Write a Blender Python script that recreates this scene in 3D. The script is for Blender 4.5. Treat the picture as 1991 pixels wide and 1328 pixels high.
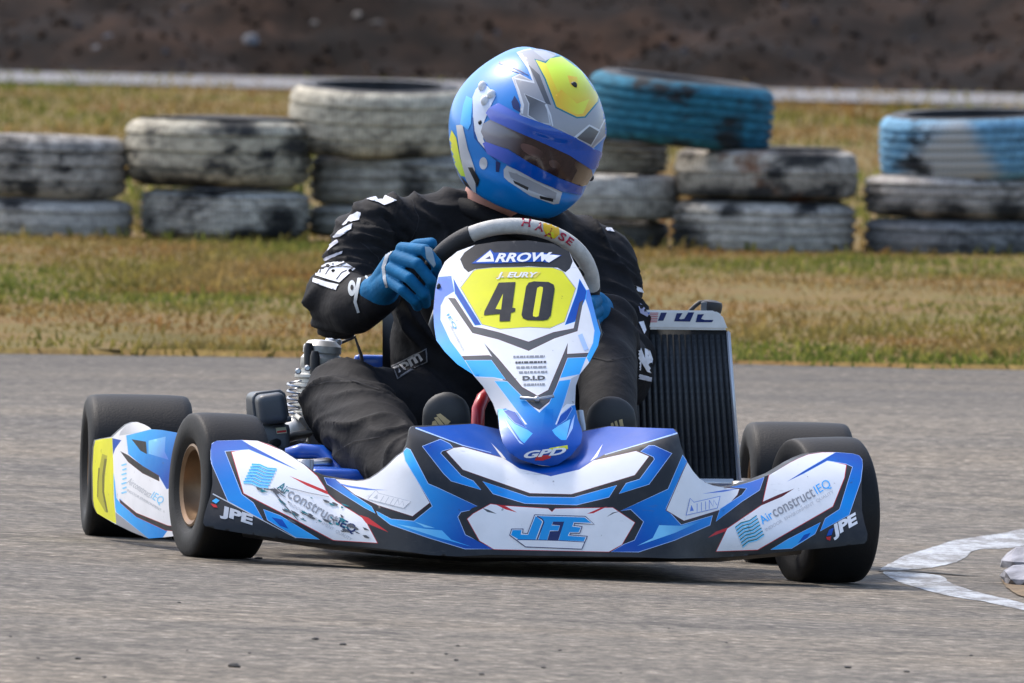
import bpy, bmesh, math, random
from mathutils import Vector, Matrix, Quaternion, noise
from mathutils.geometry import delaunay_2d_cdt
from mathutils.bvhtree import BVHTree

random.seed(7)
for o in list(bpy.data.objects):
    bpy.data.objects.remove(o)
scene = bpy.context.scene
C = scene.collection
R = math.radians

# ------------------------------------------------------------------ camera
PW, PH = 1991.0, 1328.0            # photograph size, used to turn pixels into directions
FPX = 32700.0                      # focal length in photograph pixels
CAM = Vector((0.0, -30.0, 1.21))
PITCH = math.atan((PH / 2 + 214) / FPX)
ROLL = R(1.15)
FWD = Vector((0, math.cos(PITCH), -math.sin(PITCH)))
_r0 = Vector((1, 0, 0)); _u0 = _r0.cross(FWD)
RIGHT = _r0 * math.cos(ROLL) + _u0 * math.sin(ROLL)
UP = RIGHT.cross(FWD)
cam_data = bpy.data.cameras.new('camera')
cam = bpy.data.objects.new('camera', cam_data); C.objects.link(cam)
cam.matrix_world = Matrix((
    (RIGHT.x, UP.x, -FWD.x, CAM.x), (RIGHT.y, UP.y, -FWD.y, CAM.y),
    (RIGHT.z, UP.z, -FWD.z, CAM.z), (0, 0, 0, 1)))
cam_data.sensor_width = 36.0
cam_data.lens = 36.0 * FPX / PW
cam_data.clip_start = 1.0
cam_data.clip_end = 3000.0
cam_data.dof.use_dof = True
cam_data.dof.focus_distance = 29.9
cam_data.dof.aperture_fstop = 25.0
scene.camera = cam

# ------------------------------------------------------------------ light
SUN_EL, SUN_AZ = R(54), R(-47)     # sun behind the kart, to its image-left side
world = bpy.data.worlds.new('World'); scene.world = world; world.use_nodes = True
nt = world.node_tree; nt.nodes.clear()
sky = nt.nodes.new('ShaderNodeTexSky'); sky.sky_type = 'NISHITA'; sky.sun_disc = False
sky.sun_elevation = SUN_EL; sky.sun_rotation = SUN_AZ
sky.dust_density = 3.0; sky.air_density = 1.0; sky.ozone_density = 1.0
bg = nt.nodes.new('ShaderNodeBackground'); bg.inputs[1].default_value = 0.15
wo = nt.nodes.new('ShaderNodeOutputWorld')
nt.links.new(sky.outputs[0], bg.inputs[0]); nt.links.new(bg.outputs[0], wo.inputs[0])
sun_d = bpy.data.lights.new('sun', 'SUN'); sun_d.energy = 1.35; sun_d.angle = R(8.0)
sun_d.color = (1.0, 0.95, 0.88)
sun = bpy.data.objects.new('sun', sun_d); C.objects.link(sun)
_sd = Vector((math.sin(SUN_AZ) * math.cos(SUN_EL), math.cos(SUN_AZ) * math.cos(SUN_EL), math.sin(SUN_EL)))
sun.rotation_euler = _sd.to_track_quat('Z', 'Y').to_euler()
sun.location = _sd * 60
vs = scene.view_settings
vs.view_transform = 'Standard'; vs.look = 'None'; vs.gamma = 1.0; vs.use_curve_mapping = False
vs.exposure = 1.12

# ------------------------------------------------------------------ pixel helpers
def ray(u, v):
    return (FWD + RIGHT * ((u - PW / 2) / FPX) - UP * ((v - PH / 2) / FPX))
def at_depth(u, v, Y):
    d = ray(u, v); return CAM + d * ((Y - CAM.y) / d.y)

YAW = R(5.7)
KO = Vector((0.02, 0.0, 0.0))
_c, _s = math.cos(YAW), math.sin(YAW)
def K(x, y, z):                    # kart frame (x right in the picture, y to the rear, z up) to world
    return Vector((KO.x + _c * x - _s * y, KO.y + _s * x + _c * y, z))
def toK(p):
    dx, dy = p.x - KO.x, p.y - KO.y
    return (_c * dx + _s * dy, -_s * dx + _c * dy, p.z)
def PL(u, v, ly):                  # the point of the pixel's ray at kart depth ly
    d = ray(u, v)
    a = -_s * d.x + _c * d.y
    b = -_s * (CAM.x - KO.x) + _c * (CAM.y - KO.y)
    return CAM + d * ((ly - b) / a)
def on_surf(F, u, v):              # the point where the pixel's ray meets the surface y = F(x, z)
    ly = -0.1
    for _ in range(14):
        p = PL(u, v, ly); x, y, z = toK(p)
        ly = F(x, z)
    return PL(u, v, ly)

# the track's own cross fall round the kart, from where the tyres touch
def plane3(a, b, c):
    n = (b - a).cross(c - a); return (-n.x / n.z, -n.y / n.z, a.z + (n.x * a.x + n.y * a.y) / n.z)
GP = plane3(PL(430, 1085, -0.02), PL(1605, 1133, -0.02), PL(240, 1043, 1.04))
def sstep(a, b, x):
    t = min(1, max(0, (x - a) / (b - a))); return t * t * (3 - 2 * t)
def ground_z(x, y):
    r = math.hypot(x, (y - 0.4))
    w = 1 - sstep(2.5, 9.0, r)
    return w * (GP[0] * x + GP[1] * y + GP[2])
def on_ground(u, v):
    Y = 0.0
    for _ in range(30):
        p = at_depth(u, v, Y)
        d = ray(u, v)
        t = (ground_z(p.x, p.y) - CAM.z) / d.z
        Y = CAM.y + d.y * t
    p = at_depth(u, v, Y); p.z = ground_z(p.x, p.y); return p
def zoom(x0, y0, s, pts):
    return [(x0 + x / s, y0 + y / s) for x, y in pts]

# ------------------------------------------------------------------ materials
MATS = {}
def srgb(r, g, b):
    f = lambda c: (c / 255) / 12.92 if c / 255 <= 0.04045 else ((c / 255 + 0.055) / 1.055) ** 2.4
    return (f(r), f(g), f(b))
def mat(name, col=(0.5, 0.5, 0.5), rough=0.5, metal=0.0, coat=0.0, nscale=40.0, namt=0.15, bump=0.0, bscale=120.0, spec=0.5, attr=None, bdist=0.004):
    if name in MATS: return MATS[name]
    m = bpy.data.materials.new(name); m.use_nodes = True; MATS[name] = m
    t = m.node_tree; b = t.nodes['Principled BSDF']
    tc = t.nodes.new('ShaderNodeTexCoord')
    nz = t.nodes.new('ShaderNodeTexNoise'); nz.inputs['Scale'].default_value = nscale; nz.inputs['Detail'].default_value = 5
    t.links.new(tc.outputs['Object'], nz.inputs['Vector'])
    mr = t.nodes.new('ShaderNodeMapRange'); mr.inputs[1].default_value = 0.3; mr.inputs[2].default_value = 0.7
    mr.inputs[3].default_value = 1 - namt; mr.inputs[4].default_value = 1 + namt
    t.links.new(nz.outputs['Fac'], mr.inputs[0])
    mx = t.nodes.new('ShaderNodeMix'); mx.data_type = 'RGBA'; mx.blend_type = 'MULTIPLY'; mx.inputs[0].default_value = 1
    if attr:
        a = t.nodes.new('ShaderNodeAttribute'); a.attribute_name = attr
        t.links.new(a.outputs['Color'], mx.inputs[6])
    else:
        mx.inputs[6].default_value = (*col, 1)
    t.links.new(mr.outputs[0], mx.inputs[7])
    t.links.new(mx.outputs[2], b.inputs['Base Color'])
    b.inputs['Roughness'].default_value = rough; b.inputs['Metallic'].default_value = metal
    b.inputs['Coat Weight'].default_value = coat; b.inputs['Coat Roughness'].default_value = 0.15
    b.inputs['Specular IOR Level'].default_value = spec
    if bump:
        n2 = t.nodes.new('ShaderNodeTexNoise'); n2.inputs['Scale'].default_value = bscale; n2.inputs['Detail'].default_value = 4
        t.links.new(tc.outputs['Object'], n2.inputs['Vector'])
        bp = t.nodes.new('ShaderNodeBump'); bp.inputs['Strength'].default_value = bump; bp.inputs['Distance'].default_value = bdist
        t.links.new(n2.outputs['Fac'], bp.inputs['Height']); t.links.new(bp.outputs[0], b.inputs['Normal'])
    return m

PAL = dict(
    white=(0.80, 0.80, 0.82), black=(0.022, 0.024, 0.028), deep=(0.0, 0.072, 0.40), blue=(0.0, 0.235, 0.68),
    sky=(0.04, 0.42, 0.92), cyan=(0.22, 0.62, 0.92), pale=(0.42, 0.58, 0.90), violet=(0.09, 0.20, 0.62),
    yellow=(0.74, 0.72, 0.03), lime=(0.60, 0.86, 0.04), orange=(0.80, 0.48, 0.02), red=(0.55, 0.025, 0.03), dred=(0.10, 0.008, 0.012),
    grey=(0.28, 0.29, 0.32), lgrey=(0.50, 0.52, 0.56), dgrey=(0.09, 0.095, 0.105), teal=(0.0, 0.16, 0.20),
    helm=(0.0, 0.20, 0.62), suit=(0.010, 0.010, 0.013), visor=(0.028, 0.012, 0.013), gold=(0.55, 0.42, 0.22),
    navy=(0.005, 0.02, 0.12), jfe=(0.0, 0.31, 0.74))
PRINT = mat('printed_bodywork', rough=0.42, coat=0.05, spec=0.22, nscale=18, namt=0.05, attr='print')
def add_dust(m):
    t = m.node_tree; b = t.nodes['Principled BSDF']; src = b.inputs['Base Color'].links[0].from_socket
    g = t.nodes.new('ShaderNodeNewGeometry')
    def nz(scale, det, sc3):
        mp = t.nodes.new('ShaderNodeMapping'); mp.inputs['Scale'].default_value = sc3; t.links.new(g.outputs['Position'], mp.inputs['Vector'])
        n = t.nodes.new('ShaderNodeTexNoise'); n.inputs['Scale'].default_value = scale; n.inputs['Detail'].default_value = det; n.inputs['Roughness'].default_value = 0.7
        t.links.new(mp.outputs[0], n.inputs['Vector']); return n.outputs['Fac']
    def mr(f, a, b_, c, d):
        k = t.nodes.new('ShaderNodeMapRange'); t.links.new(f, k.inputs[0])
        for i, v in enumerate((a, b_, c, d)): k.inputs[i + 1].default_value = v
        return k.outputs[0]
    def mx(fac, a, col):
        k = t.nodes.new('ShaderNodeMix'); k.data_type = 'RGBA'; t.links.new(fac, k.inputs[0]); t.links.new(a, k.inputs[6]); k.inputs[7].default_value = (*col, 1); return k.outputs[2]
    c = mx(mr(nz(7, 6, (1, 1, 1)), 0.48, 0.80, 0.0, 0.14), src, (0.30, 0.27, 0.24))
    c = mx(mr(nz(60, 3, (1, 1, 0.6)), 0.69, 0.74, 0.0, 0.55), c, (0.05, 0.048, 0.046))
    c = mx(mr(nz(26, 4, (0.35, 1, 2.2)), 0.66, 0.74, 0.0, 0.35), c, (0.12, 0.11, 0.105))
    t.links.new(c, b.inputs['Base Color'])
    r = t.nodes.new('ShaderNodeMapRange'); t.links.new(nz(9, 5, (1, 1, 1)), r.inputs[0])
    for i, v in enumerate((0.3, 0.7, 0.30, 0.55)): r.inputs[i + 1].default_value = v
    t.links.new(r.outputs[0], b.inputs['Roughness'])
add_dust(PRINT)
CLOTHPRINT = mat('printed_cloth', rough=0.8, nscale=60, namt=0.12, attr='print', spec=0.2)

# ------------------------------------------------------------------ objects
def empty(name, loc, label=None, cat=None, group=None):
    o = bpy.data.objects.new(name, None); C.objects.link(o); o.location = loc
    o.empty_display_size = 0.1
    if label: o['label'] = label
    if cat: o['category'] = cat
    if group: o['group'] = group
    return o
def wloc(o):
    v = Vector((0, 0, 0))
    while o is not None:
        v = v + o.location; o = o.parent
    return v
def link(name, me, parent=None, material=None, smooth=True):
    """links a mesh whose vertices are in world coordinates; keeps it unrotated under its parent"""
    o = bpy.data.objects.new(name, me); C.objects.link(o)
    n = len(me.vertices)
    if n:
        cs = [v.co for v in me.vertices]
        org = Vector((sum(c.x for c in cs) / n, sum(c.y for c in cs) / n, min(c.z for c in cs)))
    else: org = Vector()
    me.transform(Matrix.Translation(-org))
    if parent is not None:
        o.parent = parent; o.location = org - wloc(parent)
    else: o.location = org
    if material and not me.materials: me.materials.append(material)
    if smooth: me.polygons.foreach_set('use_smooth', [True] * len(me.polygons))
    return o
def tag(o, label, cat, group=None):
    o['label'] = label; o['category'] = cat
    if group: o['group'] = group
    return o
def from_bm(name, bm, material, parent=None, smooth=True, auto=None):
    bmesh.ops.recalc_face_normals(bm, faces=bm.faces)
    if auto is not None:
        for e in bm.edges:
            e.smooth = not (len(e.link_faces) == 2 and e.calc_face_angle(0) > auto)
    me = bpy.data.meshes.new(name); bm.to_mesh(me); bm.free()
    return link(name, me, parent, material, smooth)
def bm_box(bm, c, sx, sy, sz, rot=None, bev=0.0):
    r = bmesh.ops.create_cube(bm, size=1.0)
    vs_ = r['verts']
    m = Matrix.Diagonal((sx, sy, sz, 1))
    if rot is not None: m = rot.to_matrix().to_4x4() @ m
    m = Matrix.Translation(c) @ m
    bmesh.ops.transform(bm, matrix=m, verts=vs_)
    if bev:
        es = list({e for v in vs_ for e in v.link_edges})
        bmesh.ops.bevel(bm, geom=es, offset=bev, segments=2, affect='EDGES', profile=0.6)
def bm_tube(bm, pts, rad, seg=12, closed=False, cap=True):
    n = len(pts); rings = []
    up = None
    for i, p in enumerate(pts):
        a = pts[(i - 1) % n] if (closed or i > 0) else p
        b = pts[(i + 1) % n] if (closed or i < n - 1) else p
        t = (b - a).normalized()
        if up is None:
            up = t.orthogonal().normalized()
        up = (up - t * up.dot(t)).normalized()
        s = t.cross(up)
        r = rad[i] if isinstance(rad, (list, tuple)) else rad
        rings.append([bm.verts.new(p + (up * math.cos(2 * math.pi * k / seg) + s * math.sin(2 * math.pi * k / seg)) * r) for k in range(seg)])
    m = n if closed else n - 1
    for i in range(m):
        A, B = rings[i], rings[(i + 1) % n]
        off = 0
        if closed and i == n - 1:
            off = min(range(seg), key=lambda q: (A[0].co - B[q].co).length)
        for k in range(seg):
            bm.faces.new((A[k], A[(k + 1) % seg], B[(k + 1 + off) % seg], B[(k + off) % seg]))
    if cap and not closed:
        bm.faces.new(rings[0][::-1]); bm.faces.new(rings[-1])
def tube(name, pts, rad, material, parent=None, seg=12, closed=False):
    bm = bmesh.new(); bm_tube(bm, pts, rad, seg, closed); return from_bm(name, bm, material, parent, auto=R(50))
def bm_lathe(bm, prof, M, seg=64, closed=True):
    """prof: (radius, axial) pairs; the axis is the matrix's Z"""
    rings = []
    for k in range(seg):
        a = 2 * math.pi * k / seg
        rings.append([bm.verts.new(M @ Vector((r * math.cos(a), r * math.sin(a), z))) for r, z in prof])
    n = len(prof); m = n if closed else n - 1
    for k in range(seg):
        A, B = rings[k], rings[(k + 1) % seg]
        for i in range(m):
            j = (i + 1) % n
            if prof[i][0] < 1e-6 and prof[j][0] < 1e-6: continue
            bm.faces.new((A[i], B[i], B[j], A[j]))
    bmesh.ops.remove_doubles(bm, verts=bm.verts, dist=1e-6)
_ICO = {}
def ico(sub):
    if sub not in _ICO:
        tb = bmesh.new(); bmesh.ops.create_icosphere(tb, subdivisions=sub, radius=1.0); tb.verts.ensure_lookup_table()
        _ICO[sub] = ([v.co.copy() for v in tb.verts], [[v.index for v in f.verts] for f in tb.faces]); tb.free()
    return _ICO[sub]
def bm_capsule(bm, p1, r1, p2=None, r2=None, sub=3):
    V, Fc = ico(sub); pts = []
    for p, r in ((p1, r1), (p2, r2)):
        if p is None: continue
        sc = r if isinstance(r, (tuple, list)) else (r, r, r)
        pts += [p + Vector((v.x * sc[0], v.y * sc[1], v.z * sc[2])) for v in V]
    if p2 is None:
        vs_ = [bm.verts.new(p) for p in pts]
        for f in Fc: bm.faces.new([vs_[i] for i in f])
        return
    tb = bmesh.new(); tv = [tb.verts.new(p) for p in pts]
    bmesh.ops.convex_hull(tb, input=tv)
    mp = {}
    for f in tb.faces:
        for v in f.verts:
            if v not in mp: mp[v] = bm.verts.new(v.co)
    for f in tb.faces: bm.faces.new([mp[v] for v in f.verts])
    tb.free()
def remeshed(bm, voxel, smooth_it=6, fac=0.5):
    me = bpy.data.meshes.new('tmp'); bm.to_mesh(me); bm.free()
    o = bpy.data.objects.new('tmp', me); C.objects.link(o)
    m = o.modifiers.new('r', 'REMESH'); m.mode = 'VOXEL'; m.voxel_size = voxel
    if smooth_it:
        s = o.modifiers.new('s', 'SMOOTH'); s.iterations = smooth_it; s.factor = fac
    dg = bpy.context.evaluated_depsgraph_get(); dg.update()
    out = bpy.data.meshes.new_from_object(o.evaluated_get(dg))
    bpy.data.objects.remove(o); bpy.data.meshes.remove(me)
    return out
def bvh_of(me, off=Vector()):
    return BVHTree.FromPolygons([v.co + off for v in me.vertices], [tuple(p.vertices) for p in me.polygons])

# ------------------------------------------------------------------ printed panels
def inside(poly, x, y):
    c = False; n = len(poly); j = n - 1
    for i in range(n):
        xi, yi = poly[i]; xj, yj = poly[j]
        if (yi > y) != (yj > y) and x < (xj - xi) * (y - yi) / (yj - yi) + xi: c = not c
        j = i
    return c
def offset_poly(poly, w):
    n = len(poly); area = sum(poly[i][0] * poly[(i + 1) % n][1] - poly[(i + 1) % n][0] * poly[i][1] for i in range(n))
    sg = 1 if area > 0 else -1
    out = []
    for i in range(n):
        p0, p1, p2 = poly[i - 1], poly[i], poly[(i + 1) % n]
        def nrm(a, b):
            dx, dy = b[0] - a[0], b[1] - a[1]; l = math.hypot(dx, dy) or 1
            return (dy / l * sg, -dx / l * sg)
        n1, n2 = nrm(p0, p1), nrm(p1, p2)
        mx, my = n1[0] + n2[0], n1[1] + n2[1]
        d = mx * mx + my * my
        k = min(2 / d, 1.6) if d > 1e-6 else 0.5
        out.append((p1[0] + mx * k * w, p1[1] + my * k * w))
    return out
def stroke(pts, w0, w1=None):
    w1 = w0 if w1 is None else w1
    n = len(pts); L, Rr = [], []
    for i, p in enumerate(pts):
        a = pts[max(0, i - 1)]; b = pts[min(n - 1, i + 1)]
        dx, dy = b[0] - a[0], b[1] - a[1]; l = math.hypot(dx, dy) or 1
        w = (w0 + (w1 - w0) * i / (n - 1)) / 2
        L.append((p[0] - dy / l * w, p[1] + dx / l * w)); Rr.append((p[0] + dy / l * w, p[1] - dx / l * w))
    return L + Rr[::-1]
def disc(x, y, rx, ry=None, n=20):
    ry = ry or rx
    return [(x + rx * math.cos(2 * math.pi * i / n), y + ry * math.sin(2 * math.pi * i / n)) for i in range(n)]
def chaikin(poly, it=2):
    for _ in range(it):
        q = []
        for i in range(len(poly)):
            a, b = poly[i], poly[(i + 1) % len(poly)]
            q += [(a[0] * .75 + b[0] * .25, a[1] * .75 + b[1] * .25), (a[0] * .25 + b[0] * .75, a[1] * .25 + b[1] * .75)]
        poly = q
    return poly
def colour(c): return PAL[c] if isinstance(c, str) else c
class Layer:
    def __init__(s, poly, col, col2=None, a=None, b=None, edge=None, ew=1.2):
        s.poly, s.c1, s.c2, s.a, s.b = poly, colour(col), (colour(col2) if col2 is not None else None), a, b
        s.edge, s.ew = edge, ew
    def at(s, x, y):
        if s.c2 is None: return s.c1
        dx, dy = s.b[0] - s.a[0], s.b[1] - s.a[1]
        t = min(1, max(0, ((x - s.a[0]) * dx + (y - s.a[1]) * dy) / (dx * dx + dy * dy)))
        return tuple(p + (q - p) * t for p, q in zip(s.c1, s.c2))
def expand(layers):
    out = []
    for l in layers:
        if l.edge: out.append(Layer(offset_poly(l.poly, l.ew), l.edge))
        out.append(l)
    return out
def triangulate(outline, layers, step):
    """constrained triangulation of everything inside the outline, with one colour layer for each triangle"""
    pts, edges = [], []
    def loop(poly):
        base = len(pts); q = []
        n = len(poly)
        for i in range(n):
            a, b = poly[i], poly[(i + 1) % n]
            m = max(1, int(math.hypot(b[0] - a[0], b[1] - a[1]) / step))
            for k in range(m):
                q.append((a[0] + (b[0] - a[0]) * k / m, a[1] + (b[1] - a[1]) * k / m))
        pts.extend(q); m = len(q)
        edges.extend((base + i, base + (i + 1) % m) for i in range(m))
    if outline: loop(outline)
    for l in layers: loop(l.poly)
    xs = [p[0] for p in pts]; ys = [p[1] for p in pts]
    y = min(ys) + 0.37 * step; row = 0
    while y < max(ys):
        x = min(xs) + (0.5 * step if row % 2 else 0.13)
        while x < max(xs):
            if (inside(outline, x, y) if outline else any(inside(l.poly, x, y) for l in layers)): pts.append((x, y))
            x += step
        y += step * 0.87; row += 1
    res = delaunay_2d_cdt([Vector(p) for p in pts], edges, [], 0, 1e-4)
    V = [(v.x, v.y) for v in res[0]]
    T = []
    for f in res[2]:
        cx = sum(V[i][0] for i in f) / len(f); cy = sum(V[i][1] for i in f) / len(f)
        if outline and not inside(outline, cx, cy): continue
        top = None
        for l in reversed(layers):
            if inside(l.poly, cx, cy): top = l; break
        if top is None and not outline: continue
        T.append((tuple(f), top))
    return V, T
def colour_corners(me, cols):
    at = me.color_attributes.new('print', 'FLOAT_COLOR', 'CORNER')
    flat = []
    for c in cols: flat.extend((*c, 1.0))
    at.data.foreach_set('color', flat)
def panel(name, parent, outline, layers, F, base='black', step=7.0, depth=0.03, back='black', material=None):
    """a bodywork shell: the printed face follows the surface F, the rim turns back by depth"""
    layers = expand(layers)
    V, T = triangulate(outline, layers, step)
    P = [None] * len(V); used = sorted({i for f, _ in T for i in f})
    mp = {}
    co = []
    for i in used:
        mp[i] = len(co); co.append(on_surf(F, *V[i]))
    faces, cols = [], []
    cnt = {}
    for f, l in T:
        faces.append([mp[i] for i in f])
        for i in f: cols.append(l.at(*V[i]) if l else colour(base))
        for a, b in ((f[0], f[1]), (f[1], f[2]), (f[2], f[0])):
            k = (min(a, b), max(a, b)); cnt.setdefault(k, []).append((a, b))
    bnd = [v[0] for v in cnt.values() if len(v) == 1]
    bk = {}
    ctr = sum((c for c in co), Vector()) / len(co)
    dirv = K(0, depth, 0) - K(0, 0, 0)
    for a, b in bnd:
        for i in (a, b):
            if i not in bk:
                bk[i] = len(co); p = co[mp[i]]
                co.append(p.copy()); co.append(p + dirv + (ctr - p) * 0.012)
        faces.append([bk[b], bk[a], bk[a] + 1, bk[b] + 1]); cols += [colour(back)] * 4
    me = bpy.data.meshes.new(name); me.from_pydata(co, [], faces); me.update()
    colour_corners(me, cols)
    return link(name, me, parent, material or PRINT)
def cam_hit(bvh, u, v, lift):
    d = ray(u, v).normalized()
    h = bvh.ray_cast(CAM, d)
    if h[0] is None: return None
    n = h[1]
    if n.dot(d) > 0: n = -n
    if -n.dot(d) < 0.10: return None
    return h[0] + n * lift
def decal(name, parent, layers, place, step=5.0, material=None):
    """a thin print that lies on a surface; place(u, v) gives the 3-D point"""
    layers = expand(layers)
    V, T = triangulate(None, layers, step)
    co, mp, faces, cols = [], {}, [], []
    for f, l in T:
        ok = True
        for i in f:
            if i not in mp:
                p = place(*V[i]); mp[i] = None
                if p is not None: mp[i] = len(co); co.append(p)
            if mp[i] is None: ok = False
        if not ok: continue
        ff = [mp[i] for i in f]
        if max((co[ff[0]] - co[ff[1]]).length, (co[ff[0]] - co[ff[2]]).length) > 0.08: continue
        faces.append(ff)
        cols.append([l.at(*V[i]) for i in f])
    if len(layers) == 1 and faces:
        par = list(range(len(co)))
        def root(i):
            while par[i] != i: par[i] = par[par[i]]; i = par[i]
            return i
        for ff in faces:
            for k in ff[1:]: par[root(k)] = root(ff[0])
        cnt = {}
        for ff in faces: cnt[root(ff[0])] = cnt.get(root(ff[0]), 0) + 1
        best = max(cnt, key=cnt.get)
        keep = [k for k, ff in enumerate(faces) if root(ff[0]) == best]
        faces = [faces[k] for k in keep]; cols = [cols[k] for k in keep]
    used = sorted({i for f in faces for i in f}); re_ = {i: k for k, i in enumerate(used)}
    co = [co[i] for i in used]; faces = [[re_[i] for i in f] for f in faces]; cols = [c for k in cols for c in k]
    me = bpy.data.meshes.new(name); me.from_pydata(co, [], faces); me.update()
    colour_corners(me, cols)
    return link(name, me, parent, material or PRINT)
def surf_place(F, lift=0.0015):
    return lambda u, v: on_surf(lambda x, z: F(x, z) - lift, u, v)
def bvh_place(bvh, lift=0.0012):
    return lambda u, v: cam_hit(bvh, u, v, lift)
def text_layers(txt, org, ex, ey, col, bold=0.0, shear=0.0, spacing=1.0):
    """lettering as polygons: org pixel of the base line start, ex / ey pixel vectors of one em to the right / up"""
    cu = bpy.data.curves.new('t', 'FONT'); cu.body = txt; cu.offset = bold; cu.shear = shear; cu.space_character = spacing
    cu.resolution_u = 3
    o = bpy.data.objects.new('t', cu); C.objects.link(o)
    dg = bpy.context.evaluated_depsgraph_get(); dg.update()
    me = bpy.data.meshes.new_from_object(o.evaluated_get(dg))
    vs_ = [(org[0] + v.co.x * ex[0] + v.co.y * ey[0], org[1] + v.co.x * ex[1] + v.co.y * ey[1]) for v in me.vertices]
    fs = [tuple(p.vertices) for p in me.polygons]
    bpy.data.objects.remove(o); bpy.data.curves.remove(cu); bpy.data.meshes.remove(me)
    return vs_, fs, colour(col)
def text_on(name, parent, txt, a, b, h, col, place, bold=0.0, shear=0.0, spacing=1.0, material=None):
    """text whose base line runs from pixel a to pixel b, with letters h pixels high"""
    vs0, fs, c = text_layers(txt, (0, 0), (1, 0), (0, 1), col, bold, shear, spacing)
    x0 = min(v[0] for v in vs0); x1 = max(v[0] for v in vs0); y1 = max(v[1] for v in vs0); y0 = 0.0
    L = math.hypot(b[0] - a[0], b[1] - a[1]); ux, uy = (b[0] - a[0]) / L, (b[1] - a[1]) / L
    sx = L / (x1 - x0); sy = h / (y1 - y0)
    co, faces, cols = [], [], []
    ok = []
    for x, y in vs0:
        X, Y = (x - x0) * sx, y * sy
        p = place(a[0] + ux * X + uy * Y, a[1] + uy * X - ux * Y)
        ok.append(p is not None); co.append(p or Vector())
    for f in fs:
        if all(ok[i] for i in f): faces.append(f); cols += [c] * len(f)
    used = sorted({i for f in faces for i in f}); mp = {i: k for k, i in enumerate(used)}
    me = bpy.data.meshes.new(name); me.from_pydata([co[i] for i in used], [], [[mp[i] for i in f] for f in faces]); me.update()
    colour_corners(me, cols)
    return link(name, me, parent, material or PRINT, smooth=False)

# ================================================================== THE SETTING
def node_mat(name):
    m = bpy.data.materials.new(name); m.use_nodes = True
    t = m.node_tree; return m, t, t.nodes['Principled BSDF']
def nnoise(t, vec, scale, detail=4, rough=0.55, sc3=None):
    if sc3:
        mp = t.nodes.new('ShaderNodeMapping'); mp.inputs['Scale'].default_value = sc3
        t.links.new(vec, mp.inputs['Vector']); vec = mp.outputs[0]
    n = t.nodes.new('ShaderNodeTexNoise'); n.inputs['Scale'].default_value = scale
    n.inputs['Detail'].default_value = detail; n.inputs['Roughness'].default_value = rough
    t.links.new(vec, n.inputs['Vector']); return n.outputs['Fac']
def ramp(t, fac, stops):
    r = t.nodes.new('ShaderNodeValToRGB'); e = r.color_ramp.elements
    while len(e) > 1: e.remove(e[-1])
    e[0].position = stops[0][0]; e[0].color = (*stops[0][1], 1)
    for p, c in stops[1:]:
        x = e.new(p); x.color = (*c, 1)
    t.links.new(fac, r.inputs[0]); return r.outputs[0]
def mixc(t, fac, a, b, mode='MIX'):
    m = t.nodes.new('ShaderNodeMix'); m.data_type = 'RGBA'; m.blend_type = mode
    for sock, v in ((0, fac), (6, a), (7, b)):
        if isinstance(v, (int, float)): m.inputs[sock].default_value = v
        elif isinstance(v, tuple): m.inputs[sock].default_value = (*v, 1)
        else: t.links.new(v, m.inputs[sock])
    return m.outputs[2]
def mrange(t, fac, a, b, c=0.0, d=1.0):
    m = t.nodes.new('ShaderNodeMapRange'); t.links.new(fac, m.inputs[0])
    for i, v in enumerate((a, b, c, d)): m.inputs[i + 1].default_value = v
    return m.outputs[0]
def math_n(t, op, a, b):
    m = t.nodes.new('ShaderNodeMath'); m.operation = op
    for i, v in enumerate((a, b)):
        if isinstance(v, (int, float)): m.inputs[i].default_value = v
        else: t.links.new(v, m.inputs[i])
    return m.outputs[0]

# ---- asphalt
m, t, b = node_mat('worn_asphalt'); ASPHALT = m
geo = t.nodes.new('ShaderNodeNewGeometry').outputs['Position']
fine = nnoise(t, geo, 42, 4, 0.7); mid = nnoise(t, geo, 14, 4, 0.6); big = nnoise(t, geo, 1.1, 3, 0.5, (0.35, 1, 1))
streak = nnoise(t, geo, 3.0, 4, 0.6, (0.25, 1.6, 1))
col = ramp(t, fine, [(0.32, (0.022, 0.021, 0.020)), (0.44, (0.078, 0.074, 0.070)), (0.56, (0.118, 0.112, 0.106)), (0.68, (0.25, 0.24, 0.23))])
col = mixc(t, 1.0, col, ramp(t, mid, [(0.32, (0.66, 0.64, 0.62)), (0.68, (1.36, 1.31, 1.25))]), 'MULTIPLY')
col = mixc(t, 1.0, col, ramp(t, big, [(0.3, (0.76, 0.78, 0.83)), (0.5, (1.0, 1.0, 1.0)), (0.7, (1.15, 1.11, 1.05))]), 'MULTIPLY')
col = mixc(t, 1.0, col, ramp(t, streak, [(0.30, (0.72, 0.72, 0.73)), (0.5, (1, 1, 1)), (0.75, (1.08, 1.08, 1.08))]), 'MULTIPLY')
sx = t.nodes.new('ShaderNodeSeparateXYZ'); t.links.new(geo, sx.inputs[0])
edge = mrange(t, sx.outputs[1], 8.5, 12.5)          # rubbered and older towards the grass
col = mixc(t, edge, col, mixc(t, 1.0, col, (0.70, 0.70, 0.72), 'MULTIPLY'))
skid = nnoise(t, geo, 1.0, 5, 0.65, (0.12, 2.6, 1)); grit = nnoise(t, geo, 150, 2, 0.6)
col = mixc(t, mrange(t, skid, 0.56, 0.70, 0, 0.45), col, mixc(t, 1.0, col, (0.45, 0.44, 0.45), 'MULTIPLY'))
col = mixc(t, mrange(t, grit, 0.66, 0.72, 0, 0.7), col, (0.03, 0.029, 0.028))
col = mixc(t, 1.0, col, (1.33, 1.25, 1.09), 'MULTIPLY')
t.links.new(col, b.inputs['Base Color']); b.inputs['Roughness'].default_value = 0.88
b.inputs['Specular IOR Level'].default_value = 0.25
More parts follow.
